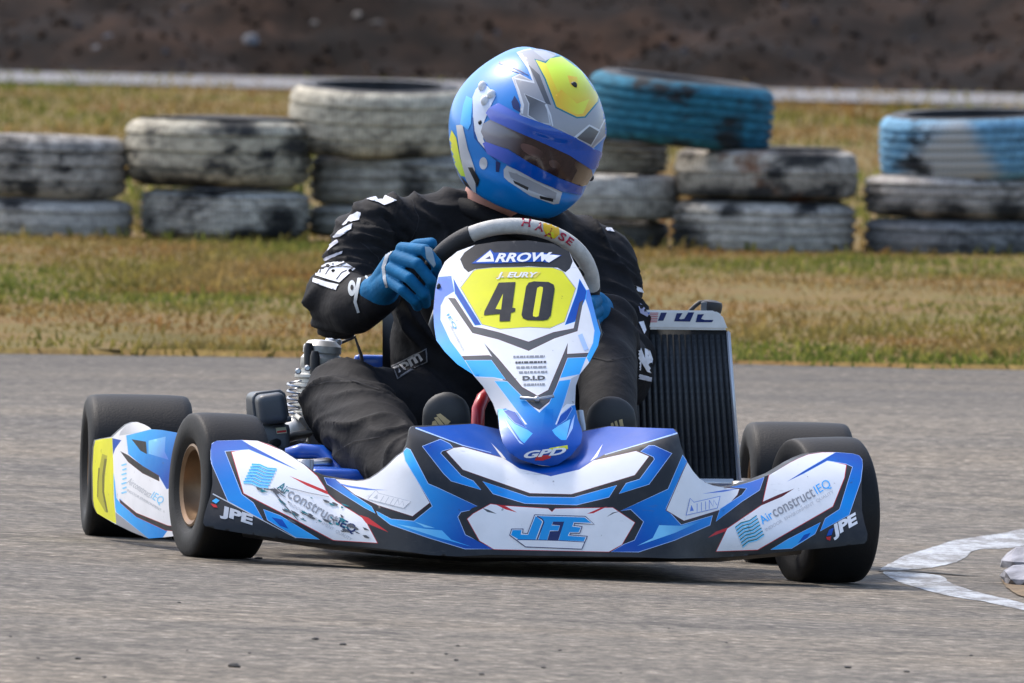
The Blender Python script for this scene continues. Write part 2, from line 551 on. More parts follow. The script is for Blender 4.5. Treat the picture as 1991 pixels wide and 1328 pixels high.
bp = t.nodes.new('ShaderNodeBump'); bp.inputs['Strength'].default_value = 0.7; bp.inputs['Distance'].default_value = 0.006
t.links.new(fine, bp.inputs['Height']); t.links.new(bp.outputs[0], b.inputs['Normal'])

# track edge against the grass, read off the photograph on level ground
e0 = at_depth(0, 690, 0); 
def level_hit(u, v, z=0.0):
    d = ray(u, v); return CAM + d * ((z - CAM.z) / d.z)
EA, EB = level_hit(0, 688), level_hit(1991, 719)
def edge_y(x):
    k = (EB.y - EA.y) / (EB.x - EA.x)
    return EA.y + k * max(-3, min(3, (x - EA.x))) + 0.22 * noise.noise(Vector((x * 1.1, 4.0, 0))) + 0.10 * noise.noise(Vector((x * 4.3, 9.0, 0)))
def grid_mesh(xs, ys, zf, yf=None):
    co = [Vector((x, (yf(x, y) if yf else y), 0)) for y in ys for x in xs]
    for c in co: c.z = zf(c.x, c.y)
    n = len(xs); fs = []
    for j in range(len(ys) - 1):
        for i in range(n - 1):
            fs.append((j * n + i, j * n + i + 1, (j + 1) * n + i + 1, (j + 1) * n + i))
    return co, fs
def struct(name, co, fs, material, kind='structure', smooth=True):
    me = bpy.data.meshes.new(name); me.from_pydata(co, [], fs); me.update()
    o = link(name, me, None, material, smooth); o['kind'] = kind; return o
xs = [-120, -60, -30, -15] + [-10 + 0.5 * i for i in range(41)] + [15, 30, 60, 120]
ys = [-70, -50, -36, -30, -24, -18, -13] + [-10 + 0.5 * i for i in range(43)] + [12.0]
def trk_y(x, y):
    return y if y < 11.4 else edge_y(x) + (0.4 if y == 12.0 else -0.4)
co, fs = grid_mesh(xs, ys, lambda x, y: ground_z(x, y), trk_y)
track = struct('asphalt_track', co, fs, ASPHALT); track['label'] = 'worn grey asphalt race track'

# ---- ground sheet under everything: dry grass
m, t, b = node_mat('dry_grass_soil'); SOIL = m
geo = t.nodes.new('ShaderNodeNewGeometry').outputs['Position']
n1 = nnoise(t, geo, 1.3, 4, 0.6); n2 = nnoise(t, geo, 9, 4, 0.65); n3 = nnoise(t, geo, 60, 3, 0.6)
col = ramp(t, n1, [(0.34, (0.19, 0.095, 0.034)), (0.45, (0.22, 0.14, 0.05)), (0.54, (0.155, 0.135, 0.036)), (0.66, (0.10, 0.11, 0.028))])
col = mixc(t, 0.55, col, ramp(t, n2, [(0.3, (0.12, 0.075, 0.033)), (0.5, (0.22, 0.15, 0.06)), (0.7, (0.27, 0.20, 0.085))]))
col = mixc(t, 1.0, col, ramp(t, n3, [(0.3, (0.5, 0.5, 0.48)), (0.7, (1.05, 1.05, 0.98))]), 'MULTIPLY')
t.links.new(col, b.inputs['Base Color']); b.inputs['Roughness'].default_value = 0.95; b.inputs['Specular IOR Level'].default_value = 0.1
gx = [-900, -300, -120, -60, -30, -15] + [-9, -7] + [-5 + 0.16 * i for i in range(63)] + [6, 8] + [15, 30, 60, 120, 300, 900]
gy = [-900, -300, -100, -50, -30, -10, 0, 11.5, 12.0, 12.06, 13, 14, 16, 18, 20, 24, 28, 34, 40, 48, 56, 64, 72, 80, 100, 140, 200, 400, 900]
def gr_y(x, y):
    if 11.9 < y < 12.5: return edge_y(x) + (y - 12.0)
    return y
def gr_z(x, y):
    if y < edge_y(x) - 0.02: return -0.45
    if y < edge_y(x) + 0.03: return -0.03
    return 0.012 + 0.02 * noise.noise(Vector((x * 0.6, y * 0.6, 0))) * sstep(12.5, 14, y)
co, fs = grid_mesh(gx, gy, gr_z, gr_y)
ground = struct('ground', co, fs, SOIL); ground['label'] = 'dry yellow grass ground beyond the track'

# ---- grass blades
m, t, b = node_mat('grass_blade'); BLADE = m
a = t.nodes.new('ShaderNodeAttribute'); a.attribute_name = 'print'
t.links.new(a.outputs['Color'], b.inputs['Base Color']); b.inputs['Roughness'].default_value = 0.8
b.inputs['Specular IOR Level'].default_value = 0.15
tr = t.nodes.new('ShaderNodeBsdfTranslucent'); t.links.new(a.outputs['Color'], tr.inputs[0])
ms = t.nodes.new('ShaderNodeMixShader'); ms.inputs[0].default_value = 0.45
t.links.new(b.outputs[0], ms.inputs[1]); t.links.new(tr.outputs[0], ms.inputs[2]); t.links.new(ms.outputs[0], t.nodes['Material Output'].inputs[0])
def grass(name, n, x0, x1, y0f, y1, hmin, hmax, w, label, seed):
    rnd = random.Random(seed); co, fs, cols = [], [], []
    for _ in range(n):
        x = rnd.uniform(x0, x1); ya = y0f(x); y = ya + (y1 - ya) * rnd.random()
        q = noise.noise(Vector((x * 0.9, y * 0.35, 3.1 + seed))) + 0.5 * noise.noise(Vector((x * 3, y * 1.2, 9.0)))
        q2 = noise.noise(Vector((x * 1.7, y * 0.8, 20.0)))
        near = 1 - sstep(0.0, 1.6, y - ya)
        g = max(0, min(1, 0.50 + 1.25 * q + 0.5 * near))
        tan = Vector((0.29, 0.192, 0.070)).lerp(Vector((0.235, 0.118, 0.042)), max(0, min(1, 0.5 - 1.8 * q2)))
        grn = Vector((0.12, 0.145, 0.028)) if rnd.random() < 0.7 else Vector((0.24, 0.23, 0.05))
        c = tan.lerp(grn, g); c = c * rnd.uniform(0.6, 1.25)
        h = rnd.uniform(hmin, hmax) * (0.75 + 0.6 * max(0, q2 + 0.2))
        if rnd.random() < 0.03: h *= 1.8
        a_ = rnd.uniform(0, math.pi); ww = w * rnd.uniform(0.6, 1.4)
        dx, dy = math.cos(a_) * ww, math.sin(a_) * ww
        lx, ly = rnd.gauss(0, 0.45) * h, rnd.gauss(0, 0.45) * h
        i = len(co); z = 0.0
        co += [(x - dx, y - dy, z), (x + dx, y + dy, z), (x + lx * 0.4 + dx * 0.8, y + ly * 0.4 + dy * 0.8, z + h * 0.6),
               (x + lx * 0.4 - dx * 0.8, y + ly * 0.4 - dy * 0.8, z + h * 0.6), (x + lx, y + ly, z + h)]
        fs += [(i, i + 1, i + 2, i + 3), (i + 3, i + 2, i + 4)]
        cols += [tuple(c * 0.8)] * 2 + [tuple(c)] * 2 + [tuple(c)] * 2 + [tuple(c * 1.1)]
    me = bpy.data.meshes.new(name); me.from_pydata(co, [], fs); me.update(); colour_corners(me, cols)
    o = link(name, me, None, BLADE, False); o['kind'] = 'stuff'; o['label'] = label; o['category'] = 'grass'
    return o
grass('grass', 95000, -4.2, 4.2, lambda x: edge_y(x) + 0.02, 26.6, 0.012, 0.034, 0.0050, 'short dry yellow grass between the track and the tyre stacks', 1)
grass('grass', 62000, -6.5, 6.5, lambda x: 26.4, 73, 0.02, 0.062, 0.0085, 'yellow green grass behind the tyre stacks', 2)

# ---- far concrete road and earth bank
m, t, b = node_mat('pale_concrete'); CONC = m
geo = t.nodes.new('ShaderNodeNewGeometry').outputs['Position']
col = ramp(t, nnoise(t, geo, 2.0, 5, 0.6), [(0.3, (0.125, 0.122, 0.122)), (0.7, (0.175, 0.17, 0.17))])
t.links.new(col, b.inputs['Base Color']); b.inputs['Roughness'].default_value = 0.85
ra, rb = level_hit(0, 168), level_hit(1991, 215)
rc, rd = level_hit(0, 149), level_hit(1991, 194)
def ext(p, q, x):
    return p + (q - p) * ((x - p.x) / (q.x - p.x))
co = []
for x in (-60, -20, -6, 0, 6, 20, 60):
    y0 = ext(ra, rb, max(-8, min(8, x))).y; y1 = ext(rc, rd, max(-8, min(8, x))).y
    co += [Vector((x, y0, 0.03)), Vector((x, y1, 0.035))]
fs = [(2 * i, 2 * i + 2, 2 * i + 3, 2 * i + 1) for i in range(6)]
struct('far_road', co, fs, CONC)['label'] = 'pale concrete road along the foot of the bank'
BANK_Y = min(ext(rc, rd, -5).y, ext(rc, rd, 5).y)
m, t, b = node_mat('dark_earth'); EARTH = m
geo = t.nodes.new('ShaderNodeNewGeometry').outputs['Position']
n1 = nnoise(t, geo, 1.6, 5, 0.65); n2 = nnoise(t, geo, 5, 6, 0.72); n3 = nnoise(t, geo, 0.7, 3, 0.5)
col = ramp(t, n2, [(0.25, (0.0075, 0.005, 0.0036)), (0.45, (0.0125, 0.008, 0.0055)), (0.6, (0.021, 0.0132, 0.0088)), (0.78, (0.042, 0.029, 0.020))])
col = mixc(t, mrange(t, n1, 0.36, 0.66, 0, 0.9), col, mixc(t, 1.0, col, (0.45, 0.42, 0.46), 'MULTIPLY'))
col = mixc(t, mrange(t, n3, 0.42, 0.62, 0, 0.6), col, (0.022, 0.0135, 0.009))
pt = nnoise(t, geo, 0.9, 5, 0.68); pt2 = nnoise(t, geo, 2.6, 4, 0.65)
col = mixc(t, 1.0, col, ramp(t, pt, [(0.34, (0.30, 0.33, 0.40)), (0.5, (0.9, 0.88, 0.88)), (0.66, (1.7, 1.5, 1.4))]), 'MULTIPLY')
col = mixc(t, 1.0, col, ramp(t, pt2, [(0.36, (0.5, 0.5, 0.52)), (0.64, (1.5, 1.42, 1.36))]), 'MULTIPLY')
t.links.new(col, b.inputs['Base Color']); b.inputs['Roughness'].default_value = 0.95; b.inputs['Specular IOR Level'].default_value = 0.1
def bank_front(x): return ext(rc, rd, max(-8, min(8, x))).y + 0.6
def bank_z(x, d):
    h = 6.0 * sstep(-2, 22, d) - 6.0 * sstep(-2, 22, 0)
    n = noise.fractal(Vector((x * 0.8, d * 0.6, 1.7)), 1.0, 2.0, 4) * 0.22 + noise.fractal(Vector((x * 3, d * 2.4, 5.0)), 1.0, 2.0, 3) * 0.07
    return h + n * sstep(0, 0.8, d) + 0.02
bx = [-80, -40, -20] + [-12 + 0.16 * i for i in range(151)] + [20, 40, 80]
by = [0, 0.15, 0.3, 0.5] + [0.7 + 0.25 * i for i in range(40)] + [12, 15, 18, 22, 30, 60]
co = [Vector((x, bank_front(x) + d, bank_z(x, d))) for d in by for x in bx]
n = len(bx)
fs = [(j * n + i, j * n + i + 1, (j + 1) * n + i + 1, (j + 1) * n + i) for j in range(len(by) - 1) for i in range(n - 1)]
struct('earth_bank', co, fs, EARTH)['label'] = 'dark brown earth bank behind the far road'
# loose clods and bark on the bank
rnd = random.Random(5); bm = bmesh.new()
co, fs, cols = [], [], []
for _ in range(3000):
    x = rnd.uniform(-5.5, 5.5); d = rnd.random() ** 1.3 * 6.0
    p = Vector((x, bank_front(x) + d, bank_z(x, d))); s = rnd.uniform(0.015, 0.045) * (1.8 if rnd.random() < 0.04 else 1)
    i = len(co); rot = Quaternion((rnd.gauss(0, 1), rnd.gauss(0, 1), rnd.gauss(0, 1), rnd.gauss(0, 1))).normalized()
    for q in ((1, 0, 0), (-1, 0, 0), (0, 0.6, 0), (0, -0.6, 0), (0, 0, 0.5), (0, 0, -0.5)):
        co.append(p + rot @ (Vector(q) * s * rnd.uniform(0.7, 1.4)))
    fs += [(i + a_, i + b_, i + c_) for a_ in (0, 1) for b_ in (2, 3) for c_ in (4, 5)]
    k = rnd.random(); c = (0.024, 0.0150, 0.0102) if k < 0.55 else (0.042, 0.026, 0.017) if k < 0.90 else (0.018, 0.014, 0.012) if k < 0.93 else (0.04, 0.042, 0.05) if k < 0.98 else (0.12, 0.11, 0.10)
    f = rnd.uniform(0.8, 1.5); cols += [tuple(q * f for q in c)] * 24
me = bpy.data.meshes.new('clods'); me.from_pydata(co, [], fs); me.update(); colour_corners(me, cols)
o = link('earth_clods', me, None, mat('clod', rough=0.95, nscale=15, namt=0.3, attr='print', spec=0.1), False)
o['kind'] = 'stuff'; o['label'] = 'loose clods and bark on the earth bank'; o['category'] = 'earth'
bm.free()
def rock(name, p, s, material, seed, flat=0.7, parent=None, sub=2):
    bm = bmesh.new(); bmesh.ops.create_icosphere(bm, subdivisions=sub, radius=1)
    for v in bm.verts:
        f = 1 + 0.35 * noise.noise(v.co * 1.3 + Vector((seed, 0, 0))) + 0.15 * noise.noise(v.co * 3.1 + Vector((0, seed, 0)))
        v.co = Vector((v.co.x * s[0], v.co.y * s[1], v.co.z * s[2])) * f + p
    return from_bm(name, bm, material, parent, smooth=False)
STONE = mat('pale_stone', (0.15, 0.15, 0.16), 0.9, nscale=12, namt=0.3)
for i, (u, v, r, lab) in enumerate([(213, 77, 0.045, 'larger of two pale stones lying together on the dark bank'), (190, 96, 0.035, 'smaller of two pale stones lying together on the dark bank'),
                               (489, 78, 0.05, 'bluish grey stone alone on the dark bank above cream topped tyre'), (735, 52, 0.06, 'brownish grey round stone set in the dark bank')]):
    d = ray(u, v); p = None
    for k in range(400):
        q = CAM + d * ((95 - CAM.y) / d.y - 25 + k * 0.1)
        if q.z < bank_z(q.x, q.y - bank_front(q.x)) and q.y > bank_front(q.x): p = q; break
    if p is None: p = level_hit(u, v, 0.3)
    tag(rock('stone', p, (r, r, r * 0.8), STONE if i < 3 else mat('brown_stone', (0.045, 0.038, 0.033), 0.9), i * 3.3), lab, 'stone', 'stones on the bank')

# ---- old tyres in stacks
def tyre_mat(i, paint, wear, dark=(0.018, 0.019, 0.021), thr=(0.47, 0.53), paint2=None, thr2=0.55, rust=False, blots=()):
    m, t, b = node_mat('old_tyre_paint_%d' % i)
    tc = t.nodes.new('ShaderNodeTexCoord').outputs['Object']
    off = t.nodes.new('ShaderNodeMapping'); off.inputs['Location'].default_value = (i * 3.7, i * 1.3, i * 0.9)
    t.links.new(tc, off.inputs['Vector']); tc = off.outputs[0]
    n1 = nnoise(t, tc, 3.2, 5, 0.62, (1, 1, 1.6)); n2 = nnoise(t, tc, 22, 4, 0.7, (1, 1, 2.2)); n3 = nnoise(t, tc, 1.7, 2, 0.5)
    paint = (paint[0] * 1.05, paint[1], paint[2] * 0.93)
    c = mixc(t, mrange(t, n2, 0.35, 0.65), tuple(p * 0.55 for p in paint), tuple(min(1, p * 1.28) for p in paint))
    if paint2:
        c = mixc(t, mrange(t, n3, thr2 - 0.03, thr2 + 0.03), c, paint2)
    w = mrange(t, math_n(t, 'ADD', n1, math_n(t, 'MULTIPLY', math_n(t, 'SUBTRACT', n2, 0.5), 0.35)), thr[0] - 0.06 + wear - 0.05, thr[1] + 0.06 + wear - 0.05)
    c = mixc(t, w, dark, c)
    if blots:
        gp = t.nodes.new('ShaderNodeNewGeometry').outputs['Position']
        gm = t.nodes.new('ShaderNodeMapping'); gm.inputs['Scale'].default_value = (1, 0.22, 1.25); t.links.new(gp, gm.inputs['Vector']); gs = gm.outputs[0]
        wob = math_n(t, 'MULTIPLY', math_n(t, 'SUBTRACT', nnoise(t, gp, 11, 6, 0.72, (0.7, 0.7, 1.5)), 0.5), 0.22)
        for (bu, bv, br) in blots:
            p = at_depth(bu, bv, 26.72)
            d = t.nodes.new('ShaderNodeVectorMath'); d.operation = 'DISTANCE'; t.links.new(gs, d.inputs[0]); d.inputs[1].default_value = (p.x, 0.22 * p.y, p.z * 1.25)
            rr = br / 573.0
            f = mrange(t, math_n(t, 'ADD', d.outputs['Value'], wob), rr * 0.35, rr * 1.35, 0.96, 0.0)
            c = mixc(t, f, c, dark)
    if rust:
        n4 = nnoise(t, tc, 5.5, 4, 0.6); c = mixc(t, mrange(t, n4, 0.56, 0.66, 0, 0.8), c, (0.16, 0.06, 0.02))
    t.links.new(c, b.inputs['Base Color']); b.inputs['Roughness'].default_value = 0.8; b.inputs['Specular IOR Level'].default_value = 0.25
    gr_ = t.nodes.new('ShaderNodeTexGradient'); gr_.gradient_type = 'RADIAL'; t.links.new(t.nodes['Texture Coordinate'].outputs['Object'], gr_.inputs[0])
    fr = math_n(t, 'FRACT', math_n(t, 'MULTIPLY', gr_.outputs['Fac'], float(96 + 7 * (i % 5))), 0.0)
    sip = mrange(t, fr, 0.16, 0.24)
    c = mixc(t, math_n(t, 'MULTIPLY', math_n(t, 'SUBTRACT', 1.0, sip), 0.45), c, dark); t.links.new(c, b.inputs['Base Color'])
    bp = t.nodes.new('ShaderNodeBump'); bp.inputs['Strength'].default_value = 0.22; bp.inputs['Distance'].default_value = 0.003
    t.links.new(math_n(t, 'ADD', math_n(t, 'MULTIPLY', n2, 0.6), sip), bp.inputs['Height']); t.links.new(bp.outputs[0], b.inputs['Normal'])
    return m
OLDRUB = mat('old_rubber', (0.022, 0.023, 0.026), 0.75, nscale=12, namt=0.5, bump=0.3, bscale=60)
def old_tyre(u0, u1, v0, v1, dy, material, label, tiltx=0.0, tilty=0.0, grooves=4, rnd_=0.03, hole=0.58, side=False):
    Y = 27.0 + dy
    uc = (u0 + u1) / 2; vc = (v0 + v1) / 2
    p0 = at_depth(uc, vc, Y); sc = FPX / (Y + 30)
    rad = (u1 - u0) / 2 / sc; h = (v1 - v0) / sc * 0.99
    hw = h / 2
    prof = []
    rb = rad * hole
    # bead, sidewall, shoulder, tread with grooves, shoulder, sidewall, bead
    prof += [(rb, -hw * 0.62), (rb + 0.004, -hw * 0.82), (rad * 0.72, -hw * 0.98), (rad * 0.86, -hw), (rad - rnd_ * 1.1, -hw * 0.95), (rad - rnd_ * 0.45, -hw * 0.86), (rad - rnd_ * 0.12, -hw * 0.74)]
    tw = hw * 0.72; gd = 0.011
    for g in range(grooves):
        z = -tw + 2 * tw * (g + 0.5) / grooves
        bul = rad + 0.004 * (1 - (z / tw) ** 2)
        prof += [(bul, z - 0.0065), (bul - gd, z - 0.005), (bul - gd, z + 0.005), (bul, z + 0.0065)]
    prof += [(rad - rnd_ * 0.12, hw * 0.74), (rad - rnd_ * 0.45, hw * 0.86), (rad - rnd_ * 1.1, hw * 0.95), (rad * 0.86, hw), (rad * 0.72, hw * 0.98), (rb + 0.004, hw * 0.82), (rb, hw * 0.62)]
    M = Matrix.Translation(p0) @ Matrix.Rotation(tiltx, 4, 'X') @ Matrix.Rotation(tilty, 4, 'Y')
    bm = bmesh.new()
    # the inside of the casing: back to the first bead through the hollow
    bm_lathe(bm, prof + [(rb + 0.02, hw * 0.55), (rad - 0.035, hw * 0.5), (rad - 0.03, 0), (rad - 0.035, -hw * 0.5), (rb + 0.02, -hw * 0.55)], M, 72)
    sd = uc * 0.013
    for v in bm.verts:
        d = noise.noise(v.co * 4 + Vector((sd, 0, 0))) * 0.004
        ax = v.co - p0; ax.z = 0
        if ax.length > 1e-4: v.co += ax.normalized() * d
        v.co.z += noise.noise(v.co * 2.5 + Vector((0, sd, 0))) * 0.006
    if side:
        for f in bm.faces:
            c_ = M.inverted() @ f.calc_center_median()
            if math.hypot(c_.x, c_.y) < rad - rnd_ * 0.9: f.material_index = 1
    o = from_bm('old_tyre', bm, material, None, auto=R(40))
    o.data.materials.append(OLDRUB)
    return tag(o, label, 'tyre', 'old tyres stacked as a barrier')
GREY = (0.36, 0.35, 0.335); LG = (0.42, 0.42, 0.40); CREAM = (0.44, 0.42, 0.35); BLUE = (0.02, 0.15, 0.25); LB = (0.14, 0.33, 0.52)
TY = [
 (-95, 248, 262, 384, 0, (GREY, -0.02), 'grey painted tyre with dark gouge lying on plain grey tyre', dict(grooves=3, blots=[(128, 300, 13), (124, 330, 15), (116, 358, 14), (40, 310, 22), (60, 372, 26), (190, 378, 22)])),
 (-85, 258, 387, 464, 0, ((0.46, 0.45, 0.435), -0.16), 'plain grey tyre at the foot of two tyre stack beside cream tyre stack', dict(grooves=2, blots=[(20, 395, 22), (250, 440, 18)])),
 (244, 604, 227, 364, 0, (CREAM, -0.04), 'cream and black blotched tyre on top of low two tyre stack', dict(grooves=3, rnd_=0.05, side=True, blots=[(285, 352, 34), (330, 356, 40), (385, 362, 34), (440, 236, 36), (480, 250, 30), (290, 255, 22), (582, 290, 36), (592, 250, 30), (590, 330, 36), (520, 300, 18), (450, 290, 14)])),
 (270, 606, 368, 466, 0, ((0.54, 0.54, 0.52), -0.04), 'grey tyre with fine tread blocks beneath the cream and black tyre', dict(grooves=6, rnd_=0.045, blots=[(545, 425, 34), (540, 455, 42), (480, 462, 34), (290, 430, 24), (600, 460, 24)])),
 (562, 910, 164, 298, 0.1, ((0.46, 0.44, 0.37), -0.10), 'cream ribbed tyre on top of the tall stack behind the driver', dict(grooves=3, tiltx=R(4.2), hole=0.72, side=True, blots=[(600, 300, 36), (566, 190, 16), (640, 310, 30), (800, 305, 34)])),
 (604, 950, 300, 398, 0.15, ((0.34, 0.345, 0.33), -0.07), 'grey tyre with black patch in middle of stack behind the arm', dict(grooves=3, blots=[(800, 330, 26), (806, 365, 34), (620, 320, 36), (612, 370, 26), (840, 350, 18)])),
 (600, 946, 399, 462, 0.15, ((0.38, 0.385, 0.37), -0.12), 'bottom grey tyre of stack behind the black sleeved arm', dict(grooves=2)),
 (975, 1300, 262, 335, 0.25, ((0.42, 0.415, 0.37), -0.08), 'ribbed grey tyre directly under the leaning blue tyre', dict(grooves=4, blots=[(1290, 300, 30), (1250, 325, 30)])),
 (975, 1322, 337, 424, 0.1, ((0.44, 0.44, 0.43), -0.08), 'smooth shouldered grey tyre in stack right behind the blue helmet', dict(grooves=1, rnd_=0.02, blots=[(1200, 425, 30), (1270, 425, 30), (1230, 335, 26)])),
 (965, 1300, 426, 487, 0.2, ((0.18, 0.18, 0.18), -0.03), 'dark bottom tyre of the stack behind the helmet', dict(grooves=1)),
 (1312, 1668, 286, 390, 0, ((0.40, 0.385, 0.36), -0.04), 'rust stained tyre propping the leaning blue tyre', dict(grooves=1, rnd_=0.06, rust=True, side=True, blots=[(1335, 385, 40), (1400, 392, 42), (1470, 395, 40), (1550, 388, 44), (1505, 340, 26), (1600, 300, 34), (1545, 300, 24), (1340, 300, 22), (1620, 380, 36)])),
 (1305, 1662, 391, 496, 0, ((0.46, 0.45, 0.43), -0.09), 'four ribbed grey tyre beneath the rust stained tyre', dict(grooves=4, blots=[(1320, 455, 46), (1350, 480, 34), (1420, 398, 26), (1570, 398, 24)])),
 (1142, 1502, 150, 282, 0.0, (BLUE, -0.10), 'teal blue tyre lying tilted across two stacks', dict(grooves=5, tilty=R(5.2), tiltx=R(1.5), hole=0.66, side=True, blots=[(1310, 196, 18), (1322, 214, 16), (1335, 224, 14), (1416, 240, 24), (1418, 275, 32), (1290, 172, 20), (1250, 160, 18), (1340, 178, 16), (1480, 190, 20), (1440, 200, 14), (1240, 285, 24), (1330, 290, 26)])),
 (1711, 2070, 218, 345, 0.0, (LB, -0.14), 'light blue and grey painted tyre on top of three tyre stack', dict(grooves=5, tiltx=R(3.0), tilty=R(-2.5), hole=0.72, side=True, paint2=(0.42, 0.42, 0.41), thr2=0.41, blots=[(1778, 262, 7), (1772, 278, 7), (1764, 296, 9), (1798, 262, 7), (1795, 275, 6), (1770, 318, 20), (1790, 330, 16)])),
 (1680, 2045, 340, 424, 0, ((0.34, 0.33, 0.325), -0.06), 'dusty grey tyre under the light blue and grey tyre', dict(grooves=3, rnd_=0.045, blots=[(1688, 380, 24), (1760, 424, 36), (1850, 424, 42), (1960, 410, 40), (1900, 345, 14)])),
 (1682, 2040, 426, 500, 0, ((0.20, 0.21, 0.225), -0.04), 'dark slate tyre at the foot of the light blue tyre stack', dict(grooves=2)),
]
for i, (u0, u1, v0, v1, dy, (pc, wr), lab, kw) in enumerate(TY):
    kw = dict(kw); mk = {k: kw.pop(k) for k in ('paint2', 'thr2', 'rust', 'blots') if k in kw}
    old_tyre(u0, u1, v0, v1, dy, tyre_mat(i, pc, wr, **mk), lab, **kw)

# ---- painted line, crack and broken kerb at the apex
m, t, b = node_mat('worn_white_paint'); WPAINT = m
geo = t.nodes.new('ShaderNodeNewGeometry').outputs['Position']
f = nnoise(t, geo, 9, 5, 0.7, (1.6, 0.5, 1)); f2 = nnoise(t, geo, 70, 3, 0.6)
w = mrange(t, math_n(t, 'ADD', f, math_n(t, 'MULTIPLY', math_n(t, 'SUBTRACT', f2, 0.5), 0.9)), 0.42, 0.60)
t.links.new(mixc(t, w, (0.15, 0.143, 0.136), (0.40, 0.42, 0.44)), b.inputs['Base Color']); b.inputs['Roughness'].default_value = 0.8
def ground_sheet(name, poly, material, lift, parent=None):
    rj = random.Random(len(poly)); poly = [(x + rj.gauss(0, 1.2), y + rj.gauss(0, 0.35)) for x, y in poly]
    V, T = triangulate(poly, [], 9.0)
    us = sorted({i for f_, _ in T for i in f_}); mp = {i: k for k, i in enumerate(us)}
    co = []
    for i in us:
        p = on_ground(*V[i]); p.z += lift; co.append(p)
    me = bpy.data.meshes.new(name); me.from_pydata(co, [], [[mp[i] for i in f_] for f_, _ in T]); me.update()
    return link(name, me, parent, material)
Zw = lambda pts: zoom(1691, 980, 5.313, pts)
l1 = ground_sheet('painted_line', chaikin(Zw([(2300, 150), (1900, 205), (1594, 262), (1300, 315), (1100, 345), (850, 385), (620, 460), (310, 550), (180, 640), (90, 688), (260, 692), (480, 676), (660, 662), (780, 630), (900, 604), (1000, 550), (1080, 470), (1400, 465), (1594, 435), (1900, 385), (2300, 330)])), WPAINT, 0.001)
l1['kind'] = 'structure'; l1['label'] = 'worn white painted line on the far side of the apex'
l2 = ground_sheet('painted_line', chaikin(Zw([(100, 703), (280, 810), (650, 915), (850, 960), (1200, 1015), (1594, 1105), (2000, 1210), (2300, 1290), (2300, 1190), (1900, 1100), (1594, 1030), (1300, 960), (1000, 885), (800, 805), (770, 745), (500, 714), (250, 704)])), WPAINT, 0.001)
l2['kind'] = 'structure'; l2['label'] = 'worn white painted line on the near side of the apex'
ck = ground_sheet('asphalt_crack', Zw(stroke([(90, 694), (400, 700), (700, 722), (950, 742), (1200, 748)], 16, 6)), mat('crack', (0.03, 0.028, 0.027), 0.95), 0.0016)
ck['kind'] = 'structure'; ck['label'] = 'dark crack in the asphalt at the apex'
dirt = ground_sheet('dirt_patch', chaikin(Zw([(1350, 720), (1450, 690), (1700, 600), (2300, 560), (2300, 1020), (1900, 1010), (1594, 980), (1440, 900), (1370, 820)])), mat('tan_dirt', (0.17, 0.115, 0.06), 0.95, nscale=30, namt=0.4, bump=0.6), 0.0022)
dirt['kind'] = 'structure'; dirt['label'] = 'tan dirt showing round the broken kerb stones'
KERB = mat('chipped_kerb', (0.30, 0.30, 0.33), 0.9, nscale=22, namt=0.45, bump=0.7, bscale=60)
tag(rock('kerb_stone', on_ground(1991, 1112) + Vector((0.01, 0.25, 0.012)), (0.045, 0.11, 0.03), KERB, 2.0), 'chipped white kerb stone edged by a dark hollow', 'kerb stone', 'broken kerb stones at the apex')
tag(rock('kerb_stone', on_ground(1991, 1140) + Vector((0.005, 0.12, 0.012)), (0.045, 0.12, 0.022), KERB, 6.0), 'low flat kerb stone on the tan dirt next to painted line', 'kerb stone', 'broken kerb stones at the apex')

# ---- rubber crumbs on the track
RUB = mat('rubber_crumb', (0.012, 0.012, 0.012), 0.8)
cr = [(456, 1297, 13), (613, 1243, 7), (667, 1254, 7), (890, 1256, 4.5), (867, 1272, 4), (887, 1284, 5), (801, 1309, 4), (936, 1312, 6), (151, 1281, 6), (74, 1280, 3.5),
      (203, 1317, 5), (485, 1270, 3.5), (364, 1265, 3), (20, 1238, 3.5), (1089, 1265, 4), (1056, 1299, 5.5), (1648, 1299, 7), (1763, 1307, 6), (1207, 1309, 3), (502, 1087, 8), (348, 1172, 4), (1412, 1250, 3), (1888, 1275, 4), (1300, 1222, 2.5)]
for i, (u, v, w) in enumerate(cr):
    p = on_ground(u, v); s = w / 1090 * (p.y + 30) / 30
    p.z += s * 0.22
    rk = rock('rubber_crumb', p, (s, s * 1.3, s * 0.36), RUB, i * 1.9, sub=2)
    tag(rk, 'long black rubber shred lying on the asphalt' if i == 0 else 'rounded rubber lump beside the front tyre' if i == 19 else 'small black rubber crumb scattered on the asphalt', 'rubber crumb', 'rubber crumbs on the track')

# ================================================================== THE KART
RUBBER = mat('slick_rubber', (0.0050, 0.0053, 0.0060), 0.6, nscale=9, namt=0.5, bump=0.16, bscale=260, spec=0.3)
SIDEW = mat('tyre_sidewall', (0.017, 0.0178, 0.019), 0.7, nscale=14, namt=0.5, bump=0.12, bscale=120, spec=0.3)
RIMM = mat('bronze_rim', (0.20, 0.125, 0.07), 0.42, 0.7, nscale=30)
STEEL = mat('steel', (0.45, 0.46, 0.48), 0.35, 0.9)
ALU = mat('aluminium', (0.62, 0.64, 0.67), 0.38, 0.55, nscale=30, namt=0.08)
CASTING = mat('cast_metal', (0.46, 0.46, 0.44), 0.45, 0.5, nscale=60, namt=0.2)
PLASTIC = mat('black_plastic', (0.018, 0.018, 0.020), 0.5)
GPLASTIC = mat('grey_plastic', (0.055, 0.062, 0.072), 0.45, nscale=12, namt=0.12)
BLUEP = mat('blue_frame_paint', (0.01, 0.09, 0.48), 0.3, coat=0.3)
REDP = mat('red_paint', (0.42, 0.008, 0.02), 0.35, coat=0.3)
